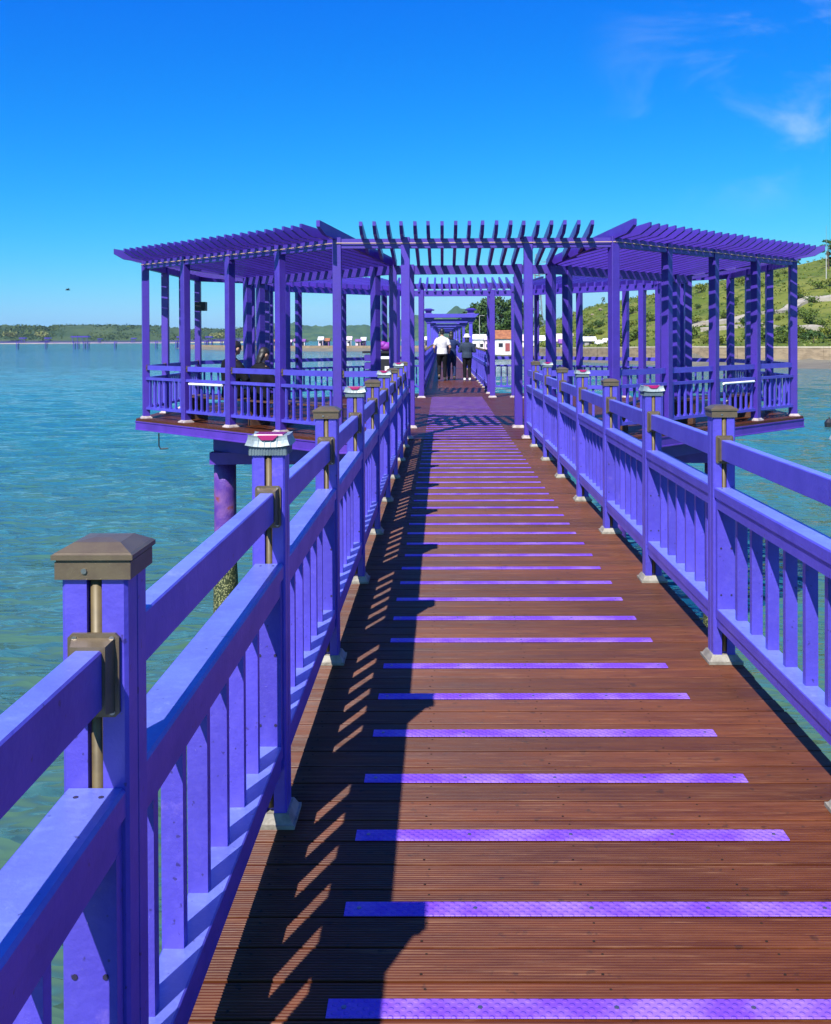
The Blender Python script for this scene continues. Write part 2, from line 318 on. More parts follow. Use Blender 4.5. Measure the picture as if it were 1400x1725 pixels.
# ------------------------------------------------------------------ sea
WZ = -3.8
def sea_sheet():
    """one sheet to the horizon: rings round the boardwalk, real wavelets while the rings are close enough to carry them"""
    nseg = 640; rs = [1.5]
    while rs[-1] < 8000:
        r = rs[-1]; rs.append(r + (0.36 if r < 46 else 0.36 * (r / 46.0) ** 1.25))
    rs[-1] = 8000.0
    ca, sa = math.cos(R(9)), math.sin(R(9)); cb, sb = math.cos(R(-16)), math.sin(R(-16)); nz = noise.noise
    v = [(0.0, 6.0, WZ)]
    cs = [(math.cos(2 * math.pi * i / nseg), math.sin(2 * math.pi * i / nseg)) for i in range(nseg)]
    for r in rs:
        amp = 1.0 if r < 60 else max(0.0, 1.0 - (r - 60) / 190.0)
        for c, s_ in cs:
            x, y = r * c, 6.0 + r * s_; h = 0.0
            if amp > 0 and s_ > -0.35:
                u, w_ = (x * ca + y * sa) * 0.30, (-x * sa + y * ca) * 0.62
                q = nz(Vector((u, w_, 0.7))); h = 0.10 * (1.0 - 2.2 * abs(q))
                u2, w2 = (x * cb + y * sb) * 0.75, (-x * sb + y * cb) * 1.35
                h += 0.035 * (1.0 - 2.2 * abs(nz(Vector((u2, w2, 5.2)))))
                h += 0.07 * nz(Vector((x * 0.11, y * 0.2, 9.0))); h = amp * (h - 0.07)
            v.append((x, y, WZ + h))
    f = [(0, 1 + i, 1 + (i + 1) % nseg) for i in range(nseg)]
    for k in range(len(rs) - 1):
        o = 1 + k * nseg
        f += [(o + i, o + nseg + i, o + nseg + (i + 1) % nseg, o + (i + 1) % nseg) for i in range(nseg)]
    return v, f
mb = MB(); mb.add(*sea_sheet())
sea = mb.build('sea_water', M['water'], smooth=True); tag(sea, 'choppy teal sea water around the purple boardwalk', 'water', kind='structure')

# ------------------------------------------------------------------ boardwalk
BW = 0.1228; S0 = 2.064; SP = BW * 3
HALF = 0.925
def board_mesh(half):
    n = 12; w = BW - 0.0075; p = w / n; top = []
    for i in range(n):
        y = -w / 2 + i * p
        top += [(y + p * 0.12, -0.0028), (y + p * 0.30, 0.0), (y + p * 0.80, 0.0), (y + p * 0.98, -0.0028)]
    prof = [(-w / 2, -0.028), (-w / 2, -0.002)] + top + [(w / 2, -0.002), (w / 2, -0.028)]
    m = MB(); m.prism(prof[::-1], (-half, 0, 0), Y, Z, X, 2 * half)
    for xx in (-0.80, -0.40, 0.0, 0.40, 0.80):
        for yy in (-0.036, 0.036): m.tube([(xx + yy * 0.15, yy, -0.004), (xx + yy * 0.15, yy, 0.0003)], 0.0034, 7, 1)
    return m.mesh('deck_board', [M['deck'], M['deck_screw']])
walk = empty('boardwalk', (0, 0, 0)); tag(walk, 'brown ridged plank boardwalk with purple tread strips across it', 'boardwalk', kind='structure')
bm_ = board_mesh(HALF)
j0 = -12
Yf = 14.25 - 0.16
k = j0
nb = 0
while True:
    yc = S0 + BW * (k + 0.5)
    if yc + BW / 2 > Yf: break
    o = put('deck_board', bm_, walk, (random.uniform(-0.004, 0.004), yc, random.uniform(-0.0008, 0.0008))); k += 1
def strip_mesh():
    m = MB(); w = 0.061; t = 0.0023
    m.prism([(0.0, 0.0), (0.002, t), (w - 0.002, t), (w, 0.0)][::-1], (-0.605, 0, 0), Y, Z, X, 1.21)
    for i in range(5):
        cx = -0.57 + i * 0.285
        m.tube([(cx, 0.031, t - 0.001), (cx, 0.031, t + 0.0018)], 0.0055, 8, 1)
    return m.mesh('tread_strip', [M['strip'], M['screw']])
sm_ = strip_mesh()
for i in range(-3, 33):
    put('tread_strip', sm_, walk, (random.uniform(-0.006, 0.006), S0 + SP * i + 0.002, 0.0005))
for sx in (-1, 1):
    g = MB(); g.box(sx * 0.905 - 0.03, sx * 0.905 + 0.03, 0.2, Yf, -0.30, -0.034); g.build('edge_girder', M['steel_violet'], walk)
for yy in (1.2, 6.0, 10.8):
    g = MB(); g.box(-1.05, 1.05, yy - 0.12, yy + 0.12, -0.56, -0.301); g.build('cross_beam', M['steel_violet'], walk)

# ------------------------------------------------------------------ near railings
PW = 0.0475
def post_profile(w=PW, slot=0.011, depth=0.020, g=0.004):
    c = 0.005; p = []
    # front (-Y) going +X
    p += [(-w + c, -w), (-slot, -w), (-slot, -w + depth), (slot, -w + depth), (slot, -w), (w - c, -w)]
    p += [(w, -w + c), (w, -0.003), (w - g, -0.002), (w - g, 0.002), (w, 0.003), (w, w - c)]
    p += [(w - c, w), (slot, w), (slot, w - depth), (-slot, w - depth), (-slot, w), (-w + c, w)]
    p += [(-w, w - c), (-w, 0.003), (-w + g, 0.002), (-w + g, -0.002), (-w, -0.003), (-w, -w + c)]
    return p
mb = MB(); mb.prism(post_profile(), (0, 0, 0.0), X, Y, Z, 1.078); ME_POST = mb.mesh('post', M['purple'])
mb = MB()
for sy in (-1, 1): mb.tube([(0.001, sy * (PW - 0.010), 0.05), (0.001, sy * (PW - 0.010), 1.072)], 0.0095, 10)
ME_ROD = mb.mesh('rod', M['rod'], True)
def frust(m, z0, z1, a, b, mi=0, a2=None, b2=None):
    a2 = a if a2 is None else a2; b2 = b if b2 is None else b2
    v = [(-a, -a2, z0), (a, -a2, z0), (a, a2, z0), (-a, a2, z0), (-b, -b2, z1), (b, -b2, z1), (b, b2, z1), (-b, b2, z1)]
    m.add(v, [(3, 2, 1, 0), (4, 5, 6, 7), (0, 1, 5, 4), (1, 2, 6, 5), (2, 3, 7, 6), (3, 0, 4, 7)], mi)
mb = MB()
frust(mb, 0.0, 0.012, 0.074, 0.074); frust(mb, 0.0121, 0.036, 0.068, 0.054)
ME_SHOE = mb.mesh('base_shoe', M['shoe'])
mb = MB()
frust(mb, 1.058, 1.083, 0.0545, 0.0545); frust(mb, 1.0831, 1.0865, 0.0530, 0.0530); frust(mb, 1.0866, 1.0935, 0.0585, 0.0585)
frust(mb, 1.0936, 1.0965, 0.0575, 0.054); frust(mb, 1.0966, 1.1075, 0.053, 0.034); frust(mb, 1.1076, 1.1105, 0.034, 0.012)
mb.tube([(-0.012, -0.0542, 1.0705), (-0.012, -0.0570, 1.0705)], 0.0042, 8, 1)
ME_CAP = mb.mesh('post_cap', [M['brown_metal'], M['screw']])
mb = MB()
frust(mb, 1.068, 1.092, 0.0535, 0.0535, 0)
for i in range(13):
    xx = -0.048 + i * 0.008
    for sy in (-1, 1):
        mb.box(xx - 0.0018, xx + 0.0018, min(sy * 0.0535, sy * 0.0553), max(sy * 0.0535, sy * 0.0553), 1.069, 1.090, 0)
        mb.box(min(sy * 0.0535, sy * 0.0553), max(sy * 0.0535, sy * 0.0553), xx - 0.0018, xx + 0.0018, 1.069, 1.090, 0)
ME_LBODY = mb.mesh('lamp_body', [M['lamp_body']])
def lamp_roof():
    m = MB(); rings = []; nn = 6
    prof = [(0.0570, 1.0921), (0.0610, 1.0925), (0.0580, 1.1000), (0.0550, 1.1080), (0.0535, 1.1170), (0.0540, 1.1230)]
    for r, z in prof:
        ring = []
        for s in range(4):
            for j in range(nn):
                tt = -1 + 2 * j / nn
                a, b = (tt, -1) if s == 0 else (1, tt) if s == 1 else (-tt, 1) if s == 2 else (-1, -tt)
                up = 0.006 * (abs(tt) ** 3) if z < 1.118 else 0.005 * abs(tt) ** 3
                ring.append((a * r * (1 + 0.05 * abs(tt) ** 4), b * r * (1 + 0.05 * abs(tt) ** 4), z + up))
        rings.append(ring)
    v = [p for r in rings for p in r]; n = 4 * nn; f = []
    for i in range(len(rings) - 1): f += [(i * n + j, i * n + (j + 1) % n, (i + 1) * n + (j + 1) % n, (i + 1) * n + j) for j in range(n)]
    f += [tuple(range(n - 1, -1, -1)), tuple(range((len(rings) - 1) * n, len(rings) * n))]
    m.add(v, f)
    for i in range(6):
        xx = -0.045 + i * 0.018
        for sy in (-1, 1):
            m.add([(xx - 0.0012, sy * 0.0615, 1.094), (xx + 0.0012, sy * 0.0615, 1.094), (xx + 0.0012, sy * 0.0552, 1.119), (xx - 0.0012, sy * 0.0552, 1.119),
                   (xx - 0.0012, sy * 0.060, 1.094), (xx + 0.0012, sy * 0.060, 1.094), (xx + 0.0012, sy * 0.050, 1.117), (xx - 0.0012, sy * 0.050, 1.117)],
                  [(0, 1, 2, 3), (7, 6, 5, 4), (0, 4, 5, 1), (1, 5, 6, 2), (2, 6, 7, 3), (3, 7, 4, 0)], 0)
    return m.mesh('lamp_roof', [M['lamp_roof'], M['lamp_body']])
ME_LROOF = lamp_roof()
def lamp_lens():
    m = MB()
    frust(m, 1.117, 1.1275, 0.046, 0.040)
    for sy in (-1, 1):
        pts = [(-0.030, 1.125), (0.030, 1.125), (0.016, 1.1125), (-0.016, 1.1125)]
        v = [(a, sy * (0.058 + (1.126 - z) * 0.25), z) for a, z in pts] + [(a, sy * 0.045, z) for a, z in pts]
        f = [(0, 1, 2, 3), (7, 6, 5, 4), (0, 4, 5, 1), (1, 5, 6, 2), (2, 6, 7, 3), (3, 7, 4, 0)]
        m.add(v, f)
    return m.mesh('lamp_lens', M['lamp_lens'])
ME_LENS = lamp_lens()
# rail bracket: flange plate on post + collar round the upper rail (built for the -Y face)
RAZ0, RAZ1, RAW = 0.878, 0.963, 0.020
def bracket():
    m = MB(); y0 = -PW
    zc = (RAZ0 + RAZ1) / 2
    w, hh = 0.037, 0.060; c = 0.006
    prof = [(-w + c, -hh), (w - c, -hh), (w, -hh + c), (w, hh - c), (w - c, hh), (-w + c, hh), (-w, hh - c), (-w, -hh + c)]
    m.prism([(a, b) for a, b in prof], (0, y0 - 0.0002, zc), X, Z, -Y, 0.006)
    a, b = RAW + 0.005, 0.0425 + 0.005; a0, b0 = RAW + 0.011, 0.0425 + 0.011
    # tapered collar
    v = [(-a0, y0 - 0.006, zc - b0), (a0, y0 - 0.006, zc - b0), (a0, y0 - 0.006, zc + b0), (-a0, y0 - 0.006, zc + b0),
         (-a, y0 - 0.030, zc - b), (a, y0 - 0.030, zc - b), (a, y0 - 0.030, zc + b), (-a, y0 - 0.030, zc + b)]
    m.add(v, [(0, 1, 5, 4), (1, 2, 6, 5), (2, 3, 7, 6), (3, 0, 4, 7), (4, 5, 6, 7)])
    for sx in (-1, 1):
        for sz in (-1, 1): m.tube([(sx * 0.027, y0 - 0.006, zc + sz * 0.0525), (sx * 0.027, y0 - 0.0085, zc + sz * 0.0525)], 0.0042, 8, 1)
    return m.mesh('bracket', [M['brown_metal'], M['screw']])
ME_BRK = bracket()
mbk = ME_BRK.copy()
for v in mbk.vertices: v.co.y = -v.co.y
mbk.flip_normals(); ME_BRK2 = mbk

HB0, HB1 = 0.668, 0.756
def rails(Ln):
    """meshes for one bay of clear length Ln, along +Y from 0"""
    a = MB(); c = 0.003
    a.prism([(-RAW + c, RAZ0), (RAW - c, RAZ0), (RAW, RAZ0 + c), (RAW, RAZ1 - c), (RAW - c, RAZ1), (-RAW + c, RAZ1), (-RAW, RAZ1 - c), (-RAW, RAZ0 + c)], (0, 0.008, 0), X, Z, Y, Ln - 0.016)
    b = MB(); c = 0.005; w = 0.0435; w2 = 0.0375
    b.prism([(-w2, HB0), (w2, HB0), (w2, HB0 + 0.045), (w, HB0 + 0.047), (w, HB1 - c), (w - c, HB1), (-w + c, HB1), (-w, HB1 - c), (-w, HB0 + 0.047), (-w2, HB0 + 0.045)], (0, 0.0008, 0), X, Z, Y, Ln - 0.0016)
    for yy in (0.03, Ln - 0.03):
        for xx in (-0.018, 0.018): b.tube([(xx, yy, HB1 - 0.001), (xx, yy, HB1 + 0.0008)], 0.004, 7, 1)
    d = MB(); w = 0.0385; w2 = 0.034
    d.prism([(-w2, 0.158), (w2, 0.158), (w2, 0.196), (w, 0.198), (w, 0.236), (w - 0.003, 0.239), (-w + 0.003, 0.239), (-w, 0.236), (-w, 0.198), (-w2, 0.196)], (0, 0.0008, 0), X, Z, Y, Ln - 0.0016)
    res = []
    for q, nm in ((a, 'upper_rail'), (b, 'handrail'), (d, 'bottom_rail')):
        me = q.mesh(nm, [M['purple'], M['screw_dark'], M['top_sheen']])
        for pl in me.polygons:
            if pl.normal.z > 0.9 and pl.area > 0.02 and pl.center.z > 0.22: pl.material_index = 2  # upward faces get the painted sheen colour
        res.append(me)
    return res
mb = MB(); mb.box(-0.021, 0.021, -0.014, 0.014, 0.237, 0.670); ME_BAL = mb.mesh('baluster', M['purple'])
mb = MB(); mb.box(-0.038, 0.038, -0.013, 0.013, 0.237, 0.670)
for zz in (0.30, 0.50):
    for xx in (-0.022, 0.022):
        mb.tube([(xx, -0.0131, zz), (xx, -0.0145, zz)], 0.0045, 7, 1); mb.tube([(xx, 0.0131, zz), (xx, 0.0145, zz)], 0.0045, 7, 1)
ME_END = mb.mesh('end_baluster', [M['purple'], M['screw_dark']])

def railing(x, ys, label, lastpost=True, parity=0):
    sgn = 1 if x > 0 else -1
    t = empty('railing', (x, ys[0], 0)); tag(t, label, 'railing')
    y0 = ys[0]
    cache = {}
    for i, yy in enumerate(ys):
        if i == len(ys) - 1 and not lastpost: break
        p = put('post', ME_POST, t, (0, yy - y0, 0))
        put('rod', ME_ROD, p); put('base_shoe', ME_SHOE, p)
        if (i + parity) % 2 == 0: put('post_cap', ME_CAP, p)
        else:
            b = put('lamp_cap', ME_LBODY, p)
            r_ = put('lamp_roof', ME_LROOF, p); put('lamp_lens', ME_LENS, p)
        if i > 0: put('bracket', ME_BRK, p)
        put('bracket', ME_BRK2, p)
    for i in range(len(ys) - 1):
        a, b = ys[i] + PW, ys[i + 1] - PW
        Ln = round(b - a, 3)
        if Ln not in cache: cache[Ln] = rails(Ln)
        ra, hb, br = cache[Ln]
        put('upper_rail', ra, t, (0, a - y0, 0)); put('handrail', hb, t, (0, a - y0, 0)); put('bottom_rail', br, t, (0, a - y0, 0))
        put('end_baluster', ME_END, t, (0, a - y0 + 0.0145, 0)); put('end_baluster', ME_END, t, (0, b - y0 - 0.0145, 0))
        nbal = 6 if Ln > 1.2 else 4
        for q in range(nbal):
            put('baluster', ME_BAL, t, (sgn * 0.0165 + random.uniform(-.001, .001), a - y0 + Ln * (q + 1) / (nbal + 1), 0), random.uniform(-0.02, 0.02))
    return t
RX = 0.856
ys = [1.49 + 1.45 * k for k in range(-1, 9)] + [14.14]
railing(-RX, ys, 'purple baluster railing on the open sea side where it shadows the planks', False, 1)
railing(RX, ys, 'purple baluster railing on the side of the walkway towards the green hill', False, 1)

# ------------------------------------------------------------------ pavilion
PC = 20.05; A_, S_ = 5.8, 1.95
OFF = 1.70; A2, S2 = A_ - OFF, S_ - OFF * math.tan(math.pi / 8)
PX = 0.12
pav = empty('pergola_pavilion', (PX, PC, 0)); tag(pav, 'octagonal violet pergola pavilion with slatted roof astride the boardwalk', 'pavilion')
def side_frame(k):
    """outward normal and tangent of side k (0 = towards the camera, anticlockwise)"""
    a = -math.pi / 2 + k * math.pi / 4
    nrm = Vector((math.cos(a), math.sin(a), 0)); tan = Vector((-math.sin(a), math.cos(a), 0))
    return nrm, tan
def corners(a, s): return [Vector((s, -a, 0)), Vector((a, -s, 0)), Vector((a, s, 0)), Vector((s, a, 0)), Vector((-s, a, 0)), Vector((-a, s, 0)), Vector((-a, -s, 0)), Vector((-s, -a, 0))]
OC, IC = corners(A_, S_), corners(A2, S2)
ends = [(7, 0), (0, 1), (1, 2), (2, 3), (3, 4), (4, 5), (5, 6), (6, 7)]
APO = [ (OC[a] + OC[b]).length / 2 for a, b in ends]; HL = [(OC[b] - OC[a]).length / 2 for a, b in ends]
API = [ (IC[a] + IC[b]).length / 2 for a, b in ends]; HLI = [(IC[b] - IC[a]).length / 2 for a, b in ends]
CW = 0.062
def col_mesh(h, w=CW):
    m = MB(); c = 0.006
    m.prism([(-w + c, -w), (w - c, -w), (w, -w + c), (w, w - c), (w - c, w), (-w + c, w), (-w, w - c), (-w, -w + c)], (0, 0, 0), X, Y, Z, h)
    return m.mesh('column', M['violet'])
COLO, COLI = col_mesh(2.835), col_mesh(2.575)
mb = MB(); frust(mb, 0.0, 0.022, 0.100, 0.092); frust(mb, 0.0221, 0.04, 0.084, 0.070); ME_PAD = mb.mesh('column_base', M['pad'])
def column(p, rz, me):
    o = put('column', me, pav, p, rz); put('column_base', ME_PAD, o); return o
outer_pts = []          # per side: list of tangential positions of columns
for k in range(8):
    nrm, tan = side_frame(k); rz = k * math.pi / 4
    a, b = ends[k]
    if k % 2 == 1: us = [-HL[k] + 2 * HL[k] * i / 4 for i in range(5)]
    elif k in (0, 4): gx = PX if k == 0 else -PX; us = [-HL[k], -0.865 - gx, 0.865 - gx, HL[k]]
    else: us = [-HL[k], -HL[k] / 3, HL[k] / 3, HL[k]]
    outer_pts.append(us)
    for u in us[1:-1]: column(nrm * APO[k] + tan * u, rz, COLO)
    if k % 2 == 1:
        column(nrm * APO[k] + tan * us[0], rz - math.pi / 8, COLO)
    else:
        column(nrm * APO[k] + tan * us[0], rz + math.pi / 8 * 0, COLO)
    ui = [0.85] if k in (0, 4) else [HLI[k] - 0.42]
    for u in ui:
        for s in (-1, 1): column(nrm * API[k] + tan * (s * u - (PX if k == 0 else -PX if k == 4 else 0)), rz, COLI)
    column(nrm * API[k] - tan * HLI[k], rz, COLI)
# beams
def bar(name, p0, p1, w, z0, z1, m_, parent=pav):
    d = (p1 - p0); Ln = d.length; d.normalize(); sx = d.cross(Z)
    m = MB(); m.prism([(-w, z0), (w, z0), (w, z1), (-w, z1)], p0, sx, Z, d, Ln)
    return m.build(name, m_, parent)
for k in range(8):
    nrm, tan = side_frame(k)
    bar('outer_beam', nrm * APO[k] - tan * (HL[k] - 0.03), nrm * APO[k] + tan * (HL[k] - 0.03), 0.045, 2.68, 2.815, M['violet'])
    bar('inner_beam', nrm * API[k] - tan * (HLI[k] - 0.03), nrm * API[k] + tan * (HLI[k] - 0.03), 0.04, 2.42, 2.56, M['violet'])
    m = MB(); q = nrm * (APO[k] + CW + 0.008)
    m.tube([q - tan * (HL[k] + 0.02) + Z * 2.752, q - tan * (HL[k] * .5) + Z * 2.748, q + Z * 2.753, q + tan * (HL[k] * .5) + Z * 2.747, q + tan * (HL[k] + 0.02) + Z * 2.752], 0.008, 6)
    m.build('rope_light', M['rope'], pav)
# slats, each perpendicular to its side, sloping inwards, cut at the hip lines
SLOPE = (2.80 - 2.545) / OFF
def slat(p_out, d_in, length, th, z_at, over, hgt=0.125):
    """p_out: point over the outer beam; d_in: inward unit vector"""
    sx = d_in.cross(Z)
    def zz(r): return z_at - SLOPE * r
    pr = [(-over, zz(-over) + 0.075), (-over + 0.02, zz(-over) + 0.06), (-over + 0.17, zz(-over + 0.17)), (length, zz(length)), (length, zz(length) + hgt * 0.9), (-over, zz(-over) + hgt + 0.01)]
    m = MB(); m.prism(pr, p_out - sx * (th / 2), d_in, Z, sx, th)
    return m
for k in range(8):
    nrm, tan = side_frame(k)
    ns = 18 if k % 2 == 0 else 25
    sp = 0.186 if k % 2 == 0 else 0.212
    if k in (2, 6): sp = 0.186
    for i in range(ns):
        u = (i - (ns - 1) / 2) * sp
        full = OFF + 0.10
        if abs(u) > HLI[k] - 0.10:      # jack slat: stops at the hip
            full = (HL[k] - abs(u)) / math.tan(math.pi / 8) - 0.06
            full = min(full, OFF + 0.10)
        full = max(full, 0.05)
        m = slat(nrm * APO[k] + tan * (u + random.uniform(-.004, .004)), -nrm, full, 0.046, 2.797 + random.uniform(-.004, .004), 0.50)
        o = m.build('slat', M['violet'], pav); o.rotation_euler.z = random.uniform(-0.0009, 0.0009)
    # hip rafter at the corner
    c0, c1 = OC[ends[k][1]], IC[ends[k][1]]
    d = (c1 - c0); Ln = d.length; d.normalize()
    sv = SLOPE; SLOPE = sv * OFF / Ln
    m = slat(c0, d, Ln + 0.1, 0.055, 2.79, 0.54, 0.15); m.build('hip_rafter', M['violet'], pav)
    SLOPE = sv
# outer railings between the columns
def pav_bay(p0, p1, k, tube=False):
    d = (p1 - p0); Ln = d.length; d = d.normalized(); sx = d.cross(Z)
    def pr(prof, m_, name, e=CW):
        m = MB(); m.prism(prof, p0 + d * e, sx, Z, d, Ln - 2 * e); return m.build(name, m_, pav)
    pr([(-0.02, 0.868), (0.02, 0.868), (0.02, 0.950), (-0.02, 0.950)], M['purple'], 'upper_rail', CW + 0.004)
    pr([(-0.04, 0.690), (0.04, 0.690), (0.04, 0.735), (-0.04, 0.735)], M['purple'], 'handrail')
    pr([(-0.035, 0.160), (0.035, 0.160), (0.035, 0.205), (-0.035, 0.205)], M['purple'], 'bottom_rail')
    nbal = 7 if Ln > 1.2 else 5
    ang = math.atan2(d.y, d.x)
    for i in range(nbal):
        put('baluster', ME_PB, pav, p0 + d * (CW + (Ln - 2 * CW) * (i + 0.5) / nbal), ang)
    m = MB(); q = p0 + d * (CW + 0.0)
    T = Matrix.Translation(q) @ Matrix.Rotation(ang, 4, 'Z')
    m.box(0.0005, 0.03, -0.028, 0.028, 0.858, 0.960, 0, T); m.tube([T @ Vector((0.012, -0.0281, 0.91)), T @ Vector((0.012, -0.04, 0.91))], 0.012, 7, 0)
    m.build('bracket', M['brown_metal'], pav)
    if tube:
        m = MB(); m.tube([p0 + d * 0.2 - sx * -0.055 + Z * 0.66, p1 - d * 0.16 - sx * -0.055 + Z * 0.665], 0.02, 8); m.build('tube_light', M['tube'], pav)
mb = MB(); mb.box(-0.016, 0.016, -0.016, 0.016, 0.204, 0.691); mb.box(-0.03, 0.03, -0.022, 0.022, 0.2045, 0.232); ME_PB = mb.mesh('baluster', M['purple'])
for k in range(8):
    nrm, tan = side_frame(k); us = outer_pts[k]
    for i in range(len(us) - 1):
        if k in (0, 4) and i == 1: continue
        pav_bay(nrm * APO[k] + tan * us[i], nrm * APO[k] + tan * us[i + 1], k, tube=(k == 7 and i == 1) or (k == 1 and i == 2))
# deck of the pavilion
EO = 0.17
da, ds = A_ + EO, S_ + EO * math.tan(math.pi / 8)
def halfw(y):
    y = abs(y)
    return da if y <= ds else max(0.0, ds + (da - y))
m = MB(); y = -da + 0.01
kk = 0
while y < da - 0.01:
    y1 = min(y + BW - 0.006, da)
    h = min(halfw(y), halfw(y1))
    h0, h1 = halfw(y), halfw(y1)
    z = -0.001 * (kk % 3)
    m.add([(-h0, y, z - 0.03), (h0, y, z - 0.03), (h1, y1, z - 0.03), (-h1, y1, z - 0.03), (-h0, y, z), (h0, y, z), (h1, y1, z), (-h1, y1, z)],
          [(3, 2, 1, 0), (4, 5, 6, 7), (0, 1, 5, 4), (1, 2, 6, 5), (2, 3, 7, 6), (3, 0, 4, 7)])
    y += BW; kk += 1
o = m.build('deck_boards', M['deck'], pav); o['kind'] = 'stuff'
for i in range(0, 28):
    put('tread_strip', sm_, pav, (-PX, S0 + SP * (33 + i) - PC + 0.002, 0.0005))
DC = corners(da, ds)
m = MB()
m.add([tuple(p + Z * -0.06) for p in DC] + [tuple(p + Z * -0.034) for p in DC], [tuple(range(7, -1, -1)), tuple(range(8, 16))] + [(i, (i + 1) % 8, 8 + (i + 1) % 8, 8 + i) for i in range(8)])
m.build('subfloor', M['bench'], pav)
for k in range(8):
    p0, p1 = DC[ends[k][0]], DC[ends[k][1]]
    d = (p1 - p0).normalized(); sx = d.cross(Z)
    m = MB(); m.prism([(-0.05, -0.20), (0.012, -0.20), (0.012, -0.185), (-0.0, -0.18), (-0.0, -0.07), (0.012, -0.062), (0.012, -0.045), (-0.05, -0.045)], p0 - d * 0.005, sx, Z, d, (p1 - p0).length + 0.01)
    m.build('fascia', M['steel_violet'], pav)
def barnacle_mat():
    m = bpy.data.materials.new('pile_paint'); m.use_nodes = True
    t = m.node_tree; N = t.nodes; Lk = t.links.new; b = N['Principled BSDF']
    gm = N.new('ShaderNodeNewGeometry'); sp_ = N.new('ShaderNodeSeparateXYZ'); Lk(gm.outputs['Position'], sp_.inputs[0])
    n = N.new('ShaderNodeTexNoise'); n.inputs['Scale'].default_value = 3.0; n.inputs['Detail'].default_value = 6; Lk(gm.outputs['Position'], n.inputs['Vector'])
    vo = N.new('ShaderNodeTexVoronoi'); vo.inputs['Scale'].default_value = 34; Lk(gm.outputs['Position'], vo.inputs['Vector'])
    def rng(s, a, bb, c=0., d=1.):
        r = N.new('ShaderNodeMapRange'); r.inputs[1].default_value = a; r.inputs[2].default_value = bb; r.inputs[3].default_value = c; r.inputs[4].default_value = d; Lk(s, r.inputs[0]); return r.outputs[0]
    def mx_(f, a, c):
        mi = N.new('ShaderNodeMix'); mi.data_type = 'RGBA'; Lk(f, mi.inputs[0])
        for s, q in ((6, a), (7, c)):
            if isinstance(q, tuple): mi.inputs[s].default_value = (*q, 1)
            else: Lk(q, mi.inputs[s])
        return mi.outputs[2]
    base = mx_(rng(n.outputs[0], 0.45, 0.6), (0.085, 0.030, 0.26), (0.17, 0.070, 0.28))
    band = N.new('ShaderNodeMath'); band.operation = 'MULTIPLY'; Lk(rng(n.outputs[0], 0.60, 0.64), band.inputs[0]); Lk(rng(sp_.outputs[2], -1.1, -1.3), band.inputs[1])
    c2 = mx_(band.outputs[0], base, (0.20, 0.045, 0.03))
    barn = mx_(rng(vo.outputs['Distance'], 0.25, 0.5), (0.27, 0.27, 0.12), (0.03, 0.04, 0.015))
    ad = N.new('ShaderNodeMath'); ad.operation = 'MULTIPLY_ADD'; ad.inputs[1].default_value = 0.7; Lk(n.outputs[0], ad.inputs[0]); Lk(sp_.outputs[2], ad.inputs[2])
    c3 = mx_(rng(ad.outputs[0], -2.05, -2.12), c2, barn)
    Lk(c3, b.inputs['Base Color']); b.inputs['Roughness'].default_value = 0.5
    bp = N.new('ShaderNodeBump'); bp.inputs['Strength'].default_value = 0.3; bp.inputs['Distance'].default_value = 0.015; Lk(vo.outputs['Distance'], bp.inputs['Height']); Lk(bp.outputs[0], b.inputs['Normal'])
    return m
M['pile'] = barnacle_mat()
def pile(p, parent, r=0.19, top=-0.50):
    m = MB(); zs = [-7.0, -3.6, -2.7, -2.4, -1.2, top]
    m.tube([(p[0], p[1], z) for z in zs], [r * 1.14, r * 1.16, r * 1.10, r, r, r], 20)
    o = m.build('pile', M['pile'], parent, smooth=False)
    for pl in o.data.polygons: pl.use_smooth = len(pl.vertices) == 4
    return o
for sx in (-1, 1):
    for sy in (-1, 1):
        d = Vector((sx, -sy, 0)).normalized(); nrm = Vector((sx, sy, 0)).normalized()
        c = nrm * (APO[1] - 0.60)
        lat = d if (d.x * sx) > 0 else -d; p0 = c - lat * 2.35; d = lat
        m = MB(); s2 = d.cross(Z); m.prism([(-0.17, -0.499), (0.17, -0.499), (0.17, -0.205), (-0.17, -0.205)], p0, s2, Z, d, 3.55); m.build('girder', M['steel_violet'], pav)
        # one pile at the outer third of each diagonal, one near the walkway
        pile(c + lat * 1.1, pav); pile(c - lat * 1.9, pav)
for xx in (-1.3, 1.3):
    m = MB(); m.box(xx - 0.12, xx + 0.12, -da + 0.1, da - 0.1, -0.36, -0.062); m.build('girder', M['steel_violet'], pav)
for yy in (-3.0, 3.0):
    m = MB(); m.box(-4.4, 4.4, yy - 0.1, yy + 0.1, -0.70, -0.4995); m.build('girder', M['steel_violet'], pav)
m = MB(); c = Vector((-5.35, -2.75, 0)); m.tube([c + Z * -0.2, c + Z * -0.42, c + Z * -0.47 + X * 0.03, c + Z * -0.46 + X * 0.16], 0.012, 7); m.build('drain_pipe', M['black'], pav)
# small loudspeaker box fixed to the far corner column, with its arm
m = MB(); c = Vector((-A_, S_, 0)); m.box(c.x + 0.06, c.x + 0.14, c.y - 0.16, c.y + 0.02, 2.10, 2.14); m.box(c.x + 0.02, c.x + 0.24, c.y - 0.36, c.y - 0.15, 2.03, 2.22); m.build('speaker_box', M['black'], pav)

# near boardwalk piles
for yy in (1.2, 6.0, 10.8):
    for sx in (-1, 1): pile((sx * 0.75, yy), walk, 0.16, -0.561)

